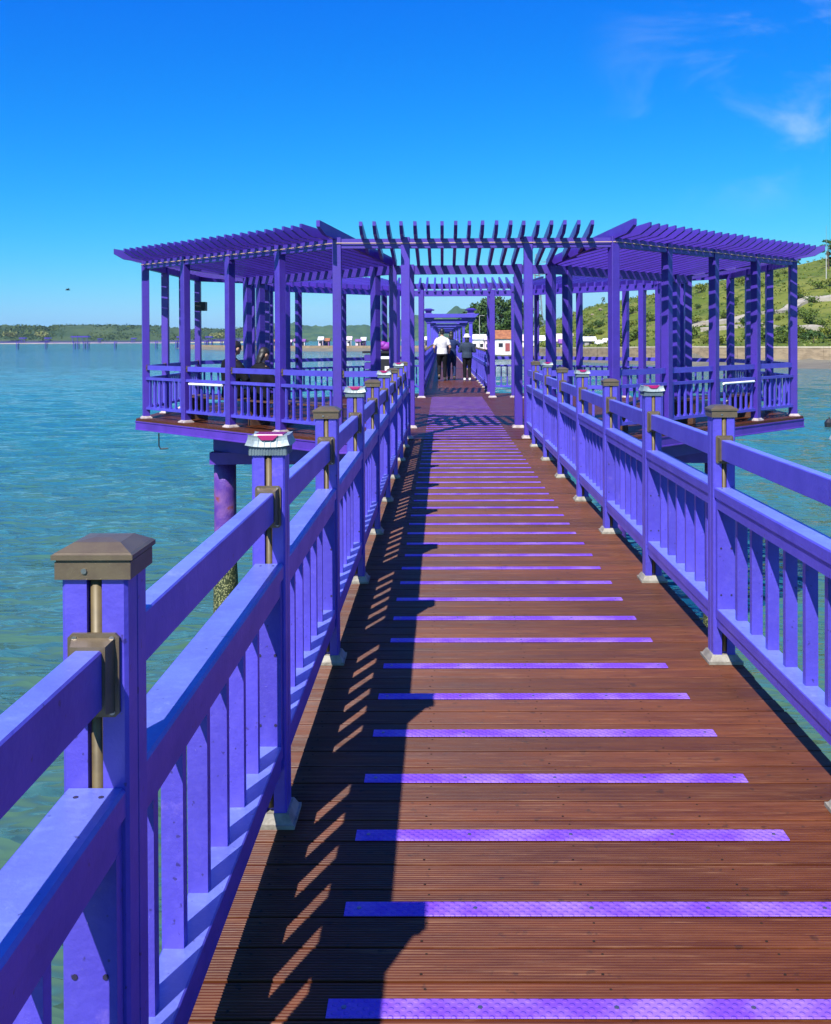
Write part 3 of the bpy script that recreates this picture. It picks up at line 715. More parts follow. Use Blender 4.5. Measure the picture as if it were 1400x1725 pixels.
# benches
def bench(p, rz, Ln, label):
    t = empty('bench', p, rz); tag(t, label, 'bench', 'timber benches inside the pavilion')
    for i in range(4):
        m = MB(); m.box(-Ln / 2, Ln / 2, -0.21 + i * 0.108, -0.115 + i * 0.108, 0.385, 0.42); m.build('seat_slat', M['bench'], t)
    for xx in (-Ln / 2 + 0.25, 0, Ln / 2 - 0.25):
        m = MB(); m.box(xx - 0.04, xx + 0.04, -0.19, 0.19, 0.001, 0.384); m.build('leg', M['bench'], t)
    return t
for sx, nm in ((-1, 'dark timber bench behind the balusters on the open sea side of pavilion'), (1, 'dark timber bench behind the balusters on the hill side of pavilion')):
    n_ = Vector((sx, -1, 0)).normalized(); q = n_ * (APO[1] - 0.55)
    bench((q.x + PX, q.y + PC, 0), math.pi / 4 * (1 if sx > 0 else -1), 4.3, nm)

# ------------------------------------------------------------------ boardwalk beyond the pavilion
FY0, FY1 = PC + da + 0.02, 262.0
fw = empty('far_boardwalk', (0, FY0, 0)); tag(fw, 'far stretch of brown boardwalk running straight on beyond the pavilion', 'boardwalk', kind='structure')
m = MB(); y = 0.0
while y < FY1 - FY0:
    st = BW if y < 30 else BW * 8
    m.box(-HALF, HALF, y, min(y + st - 0.006, FY1 - FY0), -0.03, 0.0); y += st
o = m.build('deck_boards', M['deck'], fw); o['kind'] = 'stuff'
for sx in (-1, 1):
    g = MB(); g.box(sx * 0.905 - 0.03, sx * 0.905 + 0.03, 0, FY1 - FY0, -0.30, -0.032); g.build('edge_girder', M['steel_violet'], fw)
for i in range(14):
    for sx in (-1, 1): pile((sx * 0.75, 4 + i * 12.0), fw, 0.16, -0.3)
def far_railing(x, label):
    t = empty('railing', (x, FY0, 0)); tag(t, label, 'railing')
    Ln = FY1 - FY0; nb = 44; sp = 1.45
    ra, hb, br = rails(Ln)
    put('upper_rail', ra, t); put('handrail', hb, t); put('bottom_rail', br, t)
    for i in range(nb):
        p = put('post', ME_POST, t, (0, 0.06 + i * sp, 0)); put('post_cap', ME_CAP, p); put('base_shoe', ME_SHOE, p)
    m = MB()
    for i in range(nb - 1):
        for q in range(6): yy = 0.06 + i * sp + PW + (sp - 2 * PW) * (q + 1) / 7; m.box(-0.021, 0.021, yy - 0.014, yy + 0.014, 0.237, 0.67)
        for yy in (0.06 + i * sp + PW + 0.015, 0.06 + (i + 1) * sp - PW - 0.015): m.box(-0.038, 0.038, yy - 0.013, yy + 0.013, 0.237, 0.67)
    for i in range(nb, int(Ln / sp)):
        yy = 0.06 + i * sp; m.box(-PW, PW, yy - PW, yy + PW, 0, 1.09); m.box(-0.03, 0.03, yy + PW, yy + sp * 0.5, 0.237, 0.67)
    o = m.build('balusters', M['purple'], t); o['kind'] = 'stuff'
far_railing(-RX, 'purple railing of the far stretch beyond the pavilion, beside man in white tee')
far_railing(RX, 'purple railing of the far stretch beyond the pavilion, beside person in white hat')

# gateways over the far stretch
def gateway(yy, label, sc=1.0):
    t = empty('gateway', (0, yy, 0)); tag(t, label, 'gateway', 'gateways over the far boardwalk')
    for sx in (-1, 1):
        m = MB(); m.box(sx * 0.96 - 0.075, sx * 0.96 + 0.075, -0.075, 0.075, -0.25, 2.36)
        m.box(sx * 0.96 - 0.11, sx * 0.96 + 0.11, -0.11, 0.11, 0.0, 0.12); m.build('post', M['purple'], t)
        m = MB(); v = sx * 0.96
        m.prism([(-0.28, 2.36), (0.28, 2.36), (0.16, 2.22), (0.09, 2.12), (-0.09, 2.12), (-0.16, 2.22)][::-1], (v, -0.10, 0), X, Z, Y, 0.2); m.build('bracket', M['violet'], t)
        o = empty('ornament', (v, 0, 2.54)); o.parent = t
        m = MB(); frust(m, 0.0, 0.05, 0.19, 0.15); frust(m, 0.0501, 0.15, 0.12, 0.16); frust(m, 0.1501, 0.20, 0.25, 0.27); frust(m, 0.2001, 0.25, 0.22, 0.12)
        COL.objects.unlink(o); bpy.data.objects.remove(o)
        m.build('ornament', M['violet'], t, (v, 0, 2.541))
    m = MB(); m.prism([(-1.16, 2.37), (1.16, 2.37), (1.34, 2.54), (-1.34, 2.54)], (0, -0.28, 0), X, Z, Y, 0.56); m.build('lintel', M['purple'], t)
    m = MB(); m.box(-0.88, 0.88, -0.06, 0.06, 2.20, 2.30); m.build('tie_beam', M['violet'], t)
    return t
ords = ['nearest', 'second', 'third', 'fourth', 'fifth', 'sixth', 'seventh', 'eighth']
for i in range(8):
    gateway(46.0 + 15.0 * i, 'purple gateway with winged lintel over the far boardwalk, %s of the row' % ords[i])

# ------------------------------------------------------------------ land on the hill side
def hz(px): return VPY - 0.00436 * (px - VPX)
def on_sea(px, py, z=WZ):
    d = ray(px, py); return CAMP + d * ((z - CAMP.z) / d.z)
SH = [on_sea(*p) for p in ((445, 592), (480, 592), (560, 592), (640, 592.5), (700, 592.5), (760, 593), (800, 596), (850, 600), (900, 605), (960, 609), (1050, 613), (1200, 618), (1350, 621), (1420, 622))]
SHX = [(-170, 640), (-120, 520)] + [(p.x, p.y) for p in SH] + [(140, 150), (260, 120), (700, 60)]
def interp(tab, x):
    if x <= tab[0][0]: return tab[0][1]
    for (a, b), (c, d) in zip(tab, tab[1:]):
        if x <= c: return b + (d - b) * (x - a) / (c - a)
    return tab[-1][1]
RID = [(-200, 0.5), (10, 0.5), (22, 1.5), (28, 3.2), (33, 5.8), (42, 9.0), (49.5, 11.3), (75, 16.2), (106.5, 22.2), (115, 24.2), (160, 33), (300, 50), (700, 60)]
def sst(t): t = max(0.0, min(1.0, t)); return t * t * (3 - 2 * t)
def fbm(x, y, s, o=4): return noise.fractal(Vector((x * s, y * s, 3.1)), 1.0, 2.0, o)
def land_h(x, y):
    s = y - interp(SHX, x)
    edge = -0.5 if x > 45 else (-1.5 + (x - 15) / 30.0 if x > 15 else -1.5)
    if s < 0: return WZ + 0.10 * s
    if s < 12: return WZ + (edge - 2.0 - WZ) * s / 12.0
    if s < 13.5: return edge - 2.0 + 2.0 * (s - 12) / 1.5
    if s < 20: return edge + 0.02 * (s - 13.5)
    R_ = interp(RID, x); y0 = y - s + 20
    f = sst((y - y0) / max(60.0, (300 - y0)) * 0.98 + 0.02) if y < 420 else 1
    h = edge + 0.1 + (R_ - edge) * f
    amp = min(1.0, (s - 20) / 30.0)
    h += amp * (fbm(x, y, 0.045) * 1.3 * min(1, R_ / 8) + fbm(x, y, 0.2, 2) * 0.35)
    if y > 310: h -= (y - 310) * 0.03
    return h
M['hill'] = bpy.data.materials.new('grassy_hill'); M['hill'].use_nodes = True
def hill_mat(m):
    t = m.node_tree; N = t.nodes; Lk = t.links.new; b = N['Principled BSDF']
    gm = N.new('ShaderNodeNewGeometry'); sp_ = N.new('ShaderNodeSeparateXYZ'); Lk(gm.outputs['Position'], sp_.inputs[0])
    def no(s, d=5, st=(1, 1, 1)):
        mp_ = N.new('ShaderNodeMapping'); mp_.inputs['Scale'].default_value = st; Lk(gm.outputs['Position'], mp_.inputs[0])
        n = N.new('ShaderNodeTexNoise'); n.inputs['Scale'].default_value = s; n.inputs['Detail'].default_value = d; n.inputs['Roughness'].default_value = 0.65; Lk(mp_.outputs[0], n.inputs['Vector']); return n.outputs[0]
    def rng(s, a, bb, c=0., d=1.):
        r = N.new('ShaderNodeMapRange'); r.inputs[1].default_value = a; r.inputs[2].default_value = bb; r.inputs[3].default_value = c; r.inputs[4].default_value = d; Lk(s, r.inputs[0]); return r.outputs[0]
    def mx_(f, a, c):
        mi = N.new('ShaderNodeMix'); mi.data_type = 'RGBA'; Lk(f, mi.inputs[0])
        for s, q in ((6, a), (7, c)):
            if isinstance(q, tuple): mi.inputs[s].default_value = (*q, 1)
            else: Lk(q, mi.inputs[s])
        return mi.outputs[2]
    c1 = mx_(rng(no(0.06, 6), 0.40, 0.60), (0.085, 0.120, 0.014), (0.150, 0.165, 0.028))
    c2 = mx_(rng(no(0.35, 5), 0.52, 0.66), c1, (0.045, 0.075, 0.010))
    c3 = mx_(rng(no(0.11, 6, (0.6, 2.2, 1)), 0.60, 0.70), c2, (0.24, 0.185, 0.075))
    sand = mx_(rng(no(0.5), 0.4, 0.6), (0.24, 0.18, 0.105), (0.17, 0.13, 0.075))
    mud = mx_(rng(no(0.2, 5, (0.3, 1.5, 1)), 0.4, 0.6), (0.13, 0.12, 0.095), (0.17, 0.155, 0.12))
    at_ = N.new('ShaderNodeAttribute'); at_.attribute_name = 'zone'
    c4 = mx_(rng(at_.outputs['Fac'], 0.45, 0.55), sand, c3)
    c5 = mx_(rng(at_.outputs['Fac'], 0.12, 0.2), mud, c4)
    Lk(c5, b.inputs['Base Color']); b.inputs['Roughness'].default_value = 0.85; b.inputs['Specular IOR Level'].default_value = 0.2
    bp = N.new('ShaderNodeBump'); bp.inputs['Strength'].default_value = 0.8; bp.inputs['Distance'].default_value = 0.6; Lk(no(0.9, 6), bp.inputs['Height']); Lk(bp.outputs[0], b.inputs['Normal'])
hill_mat(M['hill'])
def land():
    xs = [-170 + 5 * i for i in range(32)] + [-10 + 2.0 * i for i in range(80)] + [150 + 6 * i for i in range(40)]
    v = []; zone = []; ns = []
    so = [-12, 0, 6, 11.9, 13.6, 16, 19.5, 22] + [22 + 2.2 * i for i in range(1, 70)] + [190, 230, 300, 420]
    for x in xs:
        y0 = interp(SHX, x)
        for s in so:
            y = y0 + s; v.append((x, y, land_h(x, y)))
            rough = fbm(x, y, 0.15, 3) * 4
            zone.append(0.0 if s < 12.5 else (0.3 if s < 21 + rough else 1.0))
    n = len(so); f = []
    for i in range(len(xs) - 1):
        for j in range(n - 1): f.append((i * n + j, (i + 1) * n + j, (i + 1) * n + j + 1, i * n + j + 1))
    me = bpy.data.meshes.new('hillside'); me.from_pydata(v, [], f); me.materials.append(M['hill'])
    a = me.attributes.new('zone', 'FLOAT', 'POINT'); a.data.foreach_set('value', zone)
    me.polygons.foreach_set('use_smooth', [True] * len(me.polygons)); me.update()
    o = put('hillside', me); tag(o, 'grassy green hillside with a mud shore behind the pavilion', 'hill', kind='structure')
land()
# concrete sea wall with a kerb along the shore road
M['concrete'] = mat('seawall_concrete', (0.26, 0.195, 0.12), 0.8, col2=(0.17, 0.125, 0.075), vscale=0.6, coords='Object', rnd=False, stretch=(1, 1, 3))
M['kerb'] = mat('kerb_concrete', (0.42, 0.36, 0.27), 0.8, col2=(0.34, 0.29, 0.21), vscale=1.0, rnd=False)
def wall():
    pts = [x for x in range(14, 240, 4)]
    t = empty('sea_wall', (pts[0], interp(SHX, pts[0]), 0)); tag(t, 'long tan concrete sea wall along the foot of the hill', 'sea wall')
    base = t.location
    for a, b in zip(pts, pts[1:]):
        m = MB()
        def P(x, ds_, dz): e = -0.5 if x > 45 else (-1.5 + (x - 15) / 30.0 if x > 15 else -1.5); return Vector((x, interp(SHX, x) + 12.2 + ds_, e + dz)) - base
        def quadbox(d0, d1, z0, z1, mi):
            c = [P(a + .02, d0, z0), P(b - .02, d0, z0), P(b - .02, d1, z0), P(a + .02, d1, z0), P(a + .02, d0 + .3 * (z1 - z0) / 2, z1), P(b - .02, d0 + .3 * (z1 - z0) / 2, z1), P(b - .02, d1, z1), P(a + .02, d1, z1)]
            m.add(c, [(3, 2, 1, 0), (4, 5, 6, 7), (0, 1, 5, 4), (1, 2, 6, 5), (2, 3, 7, 6), (3, 0, 4, 7)], mi)
        quadbox(-0.5, 1.4, -2.2, 0.05, 0); quadbox(-0.25, 0.3, 0.051, 0.32, 1)
        m.build('wall_panel', [M['concrete'], M['kerb']], t)
wall()
def hit_land(px, py):
    d = ray(px, py); t = 150.0
    while t < 700:
        p = CAMP + d * t
        if p.y > interp(SHX, p.x) + 14 and p.z < land_h(p.x, p.y): return p
        t += 0.7
    return CAMP + d * 300
M['path'] = mat('pale_path', (0.32, 0.29, 0.24), 0.85, col2=(0.24, 0.21, 0.16), vscale=0.5, rnd=False)
def path(px, w, label):
    P = [hit_land(*p) for p in px]; Q = []
    for a, b in zip(P, P[1:]):
        for i in range(10): Q.append(a.lerp(b, i / 10))
    Q.append(P[-1]); m = MB(); v = []; f = []
    for i, q in enumerate(Q):
        d = (Q[min(i + 1, len(Q) - 1)] - Q[max(i - 1, 0)]); d.z = 0; d.normalize(); sd_ = Vector((-d.y, d.x, 0))
        for s in (-1, 0, 1):
            p = q + sd_ * (s * w / 2); v.append((p.x, p.y, max(land_h(p.x, p.y), land_h(q.x, q.y)) + 0.35))
        for s in (-1, 1):
            p = q + sd_ * (s * w / 2); v.append((p.x, p.y, land_h(p.x, p.y) - 0.8))
    for i in range(len(Q) - 1):
        a, b = i * 5, (i + 1) * 5
        f += [(a, b, b + 1, a + 1), (a + 1, b + 1, b + 2, a + 2), (a + 3, b + 3, b, a), (a + 2, b + 2, b + 4, a + 4)]
    m.add(v, f); o = m.build('path', M['path']); tag(o, label, 'path', kind='structure')
path([(1150, 553), (1215, 543), (1262, 534), (1307, 526), (1340, 514), (1362, 505), (1420, 502)], 3.4, 'pale concrete path slanting up across the green hillside')
path([(1180, 557), (1260, 551), (1330, 552), (1420, 556)], 2.2, 'narrow level track low across the green hillside')

# ------------------------------------------------------------------ foliage
M['leaf_dark'] = mat('leaf_dark', (0.028, 0.062, 0.012), 0.6, col2=(0.055, 0.105, 0.018), vscale=0.8, spec=0.3, coords='Object')
M['leaf_mid'] = mat('leaf_mid', (0.060, 0.098, 0.012), 0.6, col2=(0.10, 0.145, 0.018), vscale=0.8, spec=0.3)
M['leaf_lime'] = mat('leaf_lime', (0.150, 0.170, 0.018), 0.6, col2=(0.085, 0.12, 0.014), vscale=0.8, spec=0.3)
M['bark'] = mat('bark', (0.10, 0.075, 0.05), 0.9, col2=(0.06, 0.045, 0.03), vscale=6)
M['wood_far'] = mat('far_wood_leaf', (0.034, 0.062, 0.022), 0.8, col2=(0.070, 0.098, 0.026), vscale=0.02, spec=0.1, rnd=False)
def leaves(m, c, r, n, s, rng=random, mi=0):
    c = Vector(c)
    for _ in range(n):
        d = Vector((rng.gauss(0, 1), rng.gauss(0, 1), rng.gauss(0, 1))).normalized()
        k = 0.55 + 0.5 * rng.random()
        p = c + Vector((d.x * r[0], d.y * r[1], d.z * r[2])) * k
        a = Vector((rng.gauss(0, 1), rng.gauss(0, 1), rng.gauss(0, 1))).normalized(); b = a.cross(d + Vector((.01, .02, .03))).normalized()
        q = s * (0.6 + 0.8 * rng.random()); a *= q; b *= q * 0.7
        m.add([p - a, p - b * 0.8, p + a, p + b], [(0, 1, 2, 3)], mi)
def tree_meshes(seed, h, rad, trunk_h, mat_, pine=False, dens=1.0):
    rng = random.Random(seed); t = MB(); c = MB()
    top = Vector((rng.uniform(-.4, .4), rng.uniform(-.4, .4), h * 0.85))
    mid = Vector((rng.uniform(-.3, .3), rng.uniform(-.3, .3), trunk_h))
    t.tube([(0, 0, -0.6), (0, 0, 0.3), mid, top], [h * .035, h * .028, h * .02, h * .006], 8)
    ncl = 26 if not pine else 18
    for i in range(ncl):
        u = i / ncl; zz = trunk_h * 0.75 + (h - trunk_h * 0.75) * (u ** 0.9)
        env = math.sin(math.pi * min(1, 0.18 + 0.80 * u)) if not pine else 1.0 - 0.5 * abs(u - .35)
        a = rng.random() * 6.283; rr = rad * env * math.sqrt(rng.random()) * 0.85
        p = Vector((math.cos(a) * rr, math.sin(a) * rr, zz))
        b0 = mid.lerp(top, max(0, min(1, (zz - trunk_h) / (h - trunk_h) * .8)))
        if i % 2 == 0: t.tube([b0, b0.lerp(p, .6) + Z * -.15, p], [h * .010, h * .007, h * .002], 5)
        s = rad * rng.uniform(0.24, 0.42)
        leaves(c, p, (s, s, s * (0.75 if not pine else 0.5)), int(70 * dens), h * 0.027, rng)
    return t.mesh('trunk', M['bark']), c.mesh('crown', mat_)
def tree(p, h, meshes, label, h0, rz=0, group=None, name='tree', cat='tree'):
    t = empty(name, p, rz); t.scale = (h / h0,) * 3; tag(t, label, cat, group)
    put('trunk', meshes[0], t); put('crown', meshes[1], t); return t
TA = tree_meshes(1, 10, 4.2, 2.6, M['leaf_dark'], dens=1.3); TB = tree_meshes(2, 10, 3.6, 2.2, M['leaf_mid'], dens=1.2); TC = tree_meshes(5, 8, 2.4, 4.2, M['leaf_dark'], True)
def top_tree(px, ptop, Y, meshes, h0, label, rz=0, group=None, gz=None):
    p = at(px, ptop, Y); g = land_h(p.x, p.y) if gz is None else gz
    return tree((p.x, p.y, g - 0.1), p.z - g, meshes, label, h0, rz, group)
top_tree(800, 522, 330, TA, 10, 'dark green round tree behind the houses, first beyond the gateways', 0.3, 'trees behind the shore houses')
top_tree(817, 507, 318, TA, 10, 'tall dark green tree behind the white house with rust roof', 1.7, 'trees behind the shore houses')
top_tree(842, 503, 322, TA, 10, 'tallest dark tree of the clump above the rust roof', 2.9, 'trees behind the shore houses')
top_tree(866, 505, 318, TA, 10, 'broad dark tree of the clump beside the pavilion gate column', 4.1, 'trees behind the shore houses')
top_tree(888, 512, 330, TB, 10, 'mid green tree at the hill end of the dark clump', 0.9, 'trees behind the shore houses')
top_tree(908, 529, 335, TB, 10, 'smaller mid green tree where the hill starts to rise', 2.2, 'trees behind the shore houses')
top_tree(775, 548, 360, TB, 10, 'low green tree seen through the far gateways', 5.2, 'trees behind the shore houses')
for i, (px, pt, Yd, rz, lab) in enumerate([(1322, 433, 285, 0.2, 'thin leaning pine on the hill crest beside the roof corner'), (1342, 428, 290, 1.4, 'umbrella shaped pine on the hill crest next to the leaning one'), (1396, 402, 280, 2.6, 'tall pine on the hill crest at the edge of the picture'), (1016, 500, 300, 3.3, 'lone bare-stemmed pine on the rocky end of the crest'), (1088, 476, 292, 5.0, 'pine on the crest seen between the hill-side pavilion columns')]):
    top_tree(px, pt, Yd, TC, 8, lab, rz, 'pines on the hill crest')
# shrubs on the hillside
def shrub_meshes(seed, mat_):
    rng = random.Random(seed); t = MB(); c = MB()
    t.tube([(0, 0, -0.5), (0, 0, 0.5), (0.1, 0, 1.0)], [.09, .07, .03], 6)
    for i in range(7):
        a = rng.random() * 6.28; rr = rng.random() * 1.0; p = (math.cos(a) * rr, math.sin(a) * rr, 0.5 + rng.random() * 0.9)
        leaves(c, p, (0.75, 0.75, 0.55), 42, 0.16, rng)
    return t.mesh('stem', M['bark']), c.mesh('crown', mat_)
SM = [shrub_meshes(11, M['leaf_mid']), shrub_meshes(12, M['leaf_lime']), shrub_meshes(13, M['leaf_dark'])]
rng = random.Random(21)
SL = ['rounded mid green shrub growing on the hillside', 'rounded yellow green shrub growing on the hillside', 'rounded dark green shrub growing on the hillside']
for i in range(96):
    px = rng.uniform(940, 1420)
    x_top = interp([(900, 560), (985, 527), (1026, 515), (1350, 451), (1420, 436)], px)
    py = x_top + (583 - x_top) * rng.random() ** 0.8 + 2
    if i < 30: px, py = rng.uniform(1150, 1420), rng.uniform(562, 582)
    p = hit_land(px, py); k = rng.choice((0, 0, 1, 2)); sc = rng.uniform(0.6, 1.5)
    t = empty('shrub', (p.x, p.y, land_h(p.x, p.y) - 0.15), rng.random() * 6.28); t.scale = (sc * rng.uniform(1, 1.5), sc, sc); tag(t, SL[k], 'shrub', 'shrubs on the hillside, %s' % ('mid green', 'yellow green', 'dark green')[k])
    put('stem', SM[k][0], t); put('crown', SM[k][1], t)
# rough grass and scrub
for nm, mt, sd_, cnt in (('scrub', M['leaf_mid'], 3, 2600), ('dry_grass', M['leaf_lime'], 4, 2200)):
    rg = random.Random(sd_); m = MB()
    for _ in range(cnt):
        x = rg.uniform(24, 175); y0 = interp(SHX, x); y = y0 + 21 + (300 - y0 - 15) * rg.random()
        if fbm(x, y, 0.07, 3) * (1 if sd_ == 3 else -1) < -0.05: continue
        z = land_h(x, y); leaves(m, (x, y, z + 0.1), (0.8, 0.8, 0.45), 7, 0.28, rg)
    o = m.build(nm, mt); tag(o, 'low green scrub covering the hillside' if sd_ == 3 else 'tufts of yellowish grass over the hillside', 'scrub' if sd_ == 3 else 'grass', kind='stuff')
# boulders on the hill
M['rock'] = mat('pale_rock', (0.26, 0.20, 0.145), 0.9, col2=(0.17, 0.13, 0.09), vscale=1.5, bump=0.5, bscale=4)
for i, (px, py, s, lab) in enumerate([(1320, 566, 0.9, 'pale boulder low on the hillside by the end column'), (1308, 561, 0.5, 'small white rock above the low boulder on the hillside'), (1185, 548, 0.7, 'pale rock heap beside the slanting path'), (1012, 524, 0.8, 'tan rock outcrop near the crest end'), (998, 532, 0.7, 'smaller tan outcrop below the crest end'), (1024, 533, 0.6, 'tan rock on the slope right below the lone pine')]):
    p = hit_land(px, py); bm = bmesh.new(); bmesh.ops.create_icosphere(bm, subdivisions=2, radius=s)
    for v in bm.verts: v.co *= 0.75 + 0.5 * noise.noise(v.co * 0.9 / s + Vector((i * 7, 0, 0))) ; v.co.z *= 0.75
    me = bpy.data.meshes.new('boulder'); bm.to_mesh(me); bm.free(); me.materials.append(M['rock'])
    o = put('boulder', me, None, (p.x, p.y, land_h(p.x, p.y) + 0.2)); tag(o, lab, 'rock', 'rocks on the hillside')

# utility pole and lattice mast
M['pole'] = mat('pole_concrete', (0.38, 0.37, 0.35), 0.7)
M['galv'] = mat('galvanised_steel', (0.22, 0.26, 0.30), 0.5, 0.4)
p = hit_land(1392, 470); tp = at(1393, 380, p.y)
t = empty('utility_pole', p); tag(t, 'pale utility pole standing on the hill crest', 'pole')
hh = tp.z - p.z
m = MB(); m.tube([(0, 0, -0.5), (0, 0, hh * .45)], [0.13, 0.10], 8); m.build('shaft', M['pole'], t)
m = MB(); m.tube([(0, 0, hh * .45), (0, 0, hh)], [0.05, 0.03], 8); m.build('mast', M['galv'], t)
def pylon(px, ptop, pbase, Yd, label):
    b = at(px, pbase, Yd); tp = at(px, ptop, Yd); H = tp.z - b.z + 12
    t = empty('lattice_pylon', (b.x, b.y, b.z - 12)); tag(t, label, 'pylon')
    w = H * 0.075
    m = MB()
    cs = [(-1, -1), (1, -1), (1, 1), (-1, 1)]
    def cpt(c, z): k = w * (1 - 0.85 * z / H); return Vector((c[0] * k, c[1] * k, z))
    for c in cs: m.tube([cpt(c, 0), cpt(c, H)], 0.16, 5)
    nz = 9
    for i in range(nz):
        z0, z1 = H * i / nz, H * (i + 1) / nz
        for a, bb in zip(cs, cs[1:] + cs[:1]): m.tube([cpt(a, z0), cpt(bb, z1)], 0.09, 4); m.tube([cpt(bb, z0), cpt(a, z1)], 0.09, 4); m.tube([cpt(a, z1), cpt(bb, z1)], 0.08, 4)
    m.build('tower', M['galv'], t)
    for fz in (0.68, 0.8, 0.92):
        m = MB(); L_ = w * 1.5
        for s in (-1, 1): m.tube([(0, 0, H * fz + 0.7), (s * L_, 0, H * fz)], 0.1, 4); m.tube([(0, 0, H * fz - 0.7), (s * L_, 0, H * fz)], 0.1, 4)
        m.build('crossarm', M['galv'], t)
pylon(905, 428, 545, 430, 'grey lattice power pylon behind the hill-side pavilion roof')

# ------------------------------------------------------------------ shore houses
def hm(name, c, c2=None): return mat(name, c, 0.7, col2=c2 or tuple(v * .8 for v in c), vscale=1.2)
M['w_white'] = hm('white_render', (0.78, 0.76, 0.74)); M['w_pink'] = hm('pink_render', (0.72, 0.50, 0.55)); M['r_rust'] = hm('rust_tile', (0.34, 0.13, 0.05), (0.2, 0.07, 0.03))
M['r_pink'] = hm('pink_roof', (0.72, 0.56, 0.66)); M['r_pale'] = hm('pale_roof', (0.72, 0.72, 0.76)); M['r_violet'] = hm('violet_roof', (0.22, 0.08, 0.30))
M['dark_open'] = mat('dark_window', (0.02, 0.02, 0.03), 0.2); M['door_red'] = hm('red_door', (0.30, 0.06, 0.06)); M['w_grey'] = hm('grey_block', (0.32, 0.30, 0.30))
def house(x0, x1, ytop, ybase, Yd, wallm, roofm, label, depth=6.0, roof=0.35, over=0.35, wins=(), doors=(), group='houses on the shore'):
    a, b = at(x0, ybase, Yd), at(x1, ybase, Yd); tz = at((x0 + x1) / 2, ytop, Yd).z
    cx = (a.x + b.x) / 2; w = (b.x - a.x) / 2; gz = min(a.z, b.z) - 1.2; H = tz - gz
    t = empty('house', (cx, Yd, gz)); tag(t, label, 'house', group)
    hw = H * (1 - roof) if roof < 1 else H
    m = MB(); m.box(-w, w, 0, depth, 0, hw); wl = m.build('wall', wallm, t)
    m = MB(); o_ = over
    m.prism([(-o_, hw - 0.05), (depth + o_, hw - 0.05), (depth + o_, hw + 0.1), (depth / 2, H), (-o_, hw + 0.1)], (-w - o_, 0, 0), Y, Z, X, 2 * (w + o_)); m.build('roof', roofm, t)
    for (u, z0, z1, ww) in wins:
        f = MB(); f.box(u * w - ww / 2 - .08, u * w + ww / 2 + .08, -0.05, -0.002, z0 + 1.2 - .08, z1 + 1.2 + .08); fo = f.build('window', M['w_white'], t)
        g = MB(); g.box(u * w - ww / 2, u * w + ww / 2, -0.075, -0.051, z0 + 1.2, z1 + 1.2); g.build('pane', M['dark_open'], fo)
    for (u, z1, ww, mm) in doors:
        g = MB(); g.box(u * w - ww / 2, u * w + ww / 2, -0.07, -0.002, 0.9, z1 + 1.2); g.build('door', mm, t)
house(792, 818, 563, 590, 290, M['w_white'], M['r_pale'], 'small white shore house with pale grey roof next to the boardwalk', wins=((-.4, .9, 1.9, .9), (.5, .9, 1.9, .9)), roof=.25)
house(817, 832, 566, 591, 284, M['w_pink'], M['r_pink'], 'narrow pink shore house with red door', wins=((-.45, 1.0, 1.9, .7),), doors=((.4, 2.0, 0.9, M['door_red']),), roof=.2)
house(832, 874, 556, 590, 280, M['w_white'], M['r_rust'], 'white shore house with rust tiled roof, round window and red door', wins=((-.45, .9, 2.0, 1.2), (.72, .9, 1.9, .8)), doors=((.1, 2.0, 1.3, M['door_red']),), roof=.36)
house(878, 896, 563, 588, 282, M['w_white'], M['r_pink'], 'white shore house with pale pink gable roof beside the gate column', wins=((0, .9, 1.9, 1.0),), roof=.35)
house(899, 918, 565, 588, 278, M['w_white'], M['r_pale'], 'white shore house with pale roof between two pavilion columns', wins=((-.3, .8, 1.8, .8),), roof=.3)
house(926, 966, 562, 585, 262, M['w_white'], M['r_pink'], 'long low white house with wide pink roof', wins=((-.6, .7, 1.6, 1.0), (0, .7, 1.6, 1.0)), roof=.42)
house(944, 962, 571, 587, 250, M['w_grey'], M['r_violet'], 'little dark hut with violet roof before the long pink-roofed house', depth=3, doors=((.3, 1.6, .8, M['dark_open']),), roof=.3)
house(985, 1003, 567, 585, 240, M['w_grey'], M['r_pale'], 'open dark shed with pale roof at the foot of the hill', depth=3.5, doors=((.3, 1.6, 1.2, M['dark_open']),), roof=.28)
M['tarp'] = mat('white_tarp', (0.75, 0.75, 0.8), 0.6, col2=(0.6, 0.6, 0.66), vscale=1.5)
for px, lab in ((1010, 'white tarpaulin heap on the shore beside the open shed'), (1021, 'white tarpaulin heap on the shore further from the open shed')):
    p = at(px, 583, 236); bm = bmesh.new(); bmesh.ops.create_icosphere(bm, subdivisions=3, radius=1.0)
    for v in bm.verts: v.co = Vector((v.co.x * 1.1, v.co.y * .8, max(-0.3, v.co.z) * .8)) * (1 + .2 * noise.noise(v.co * 1.7 + Vector((px, 0, 0))))
    me = bpy.data.meshes.new('tarpaulin'); bm.to_mesh(me); bm.free(); me.materials.append(M['tarp']); o = put('tarpaulin', me, None, (p.x, p.y, land_h(p.x, p.y) + .2)); tag(o, lab, 'tarpaulin')
# street lamp by the shore houses
p = at(808, 590, 262); t = empty('lamp_post', (p.x, p.y, p.z - 1)); tag(t, 'slim white lamp post in front of the shore houses', 'lamp post')
m = MB(); hh = at(807, 532, 262).z - p.z + 1; m.tube([(0, 0, 0), (0, 0, hh)], [.11, .07], 8); m.build('shaft', M['pole'], t)
m = MB(); m.tube([(0, 0, hh), (0.3, 0, hh + .1), (1.0, 0, hh + .08)], [.06, .05, .05], 6); m.box(.8, 1.3, -.12, .12, hh, hh + .1); m.build('lamp_head', M['pole'], t)
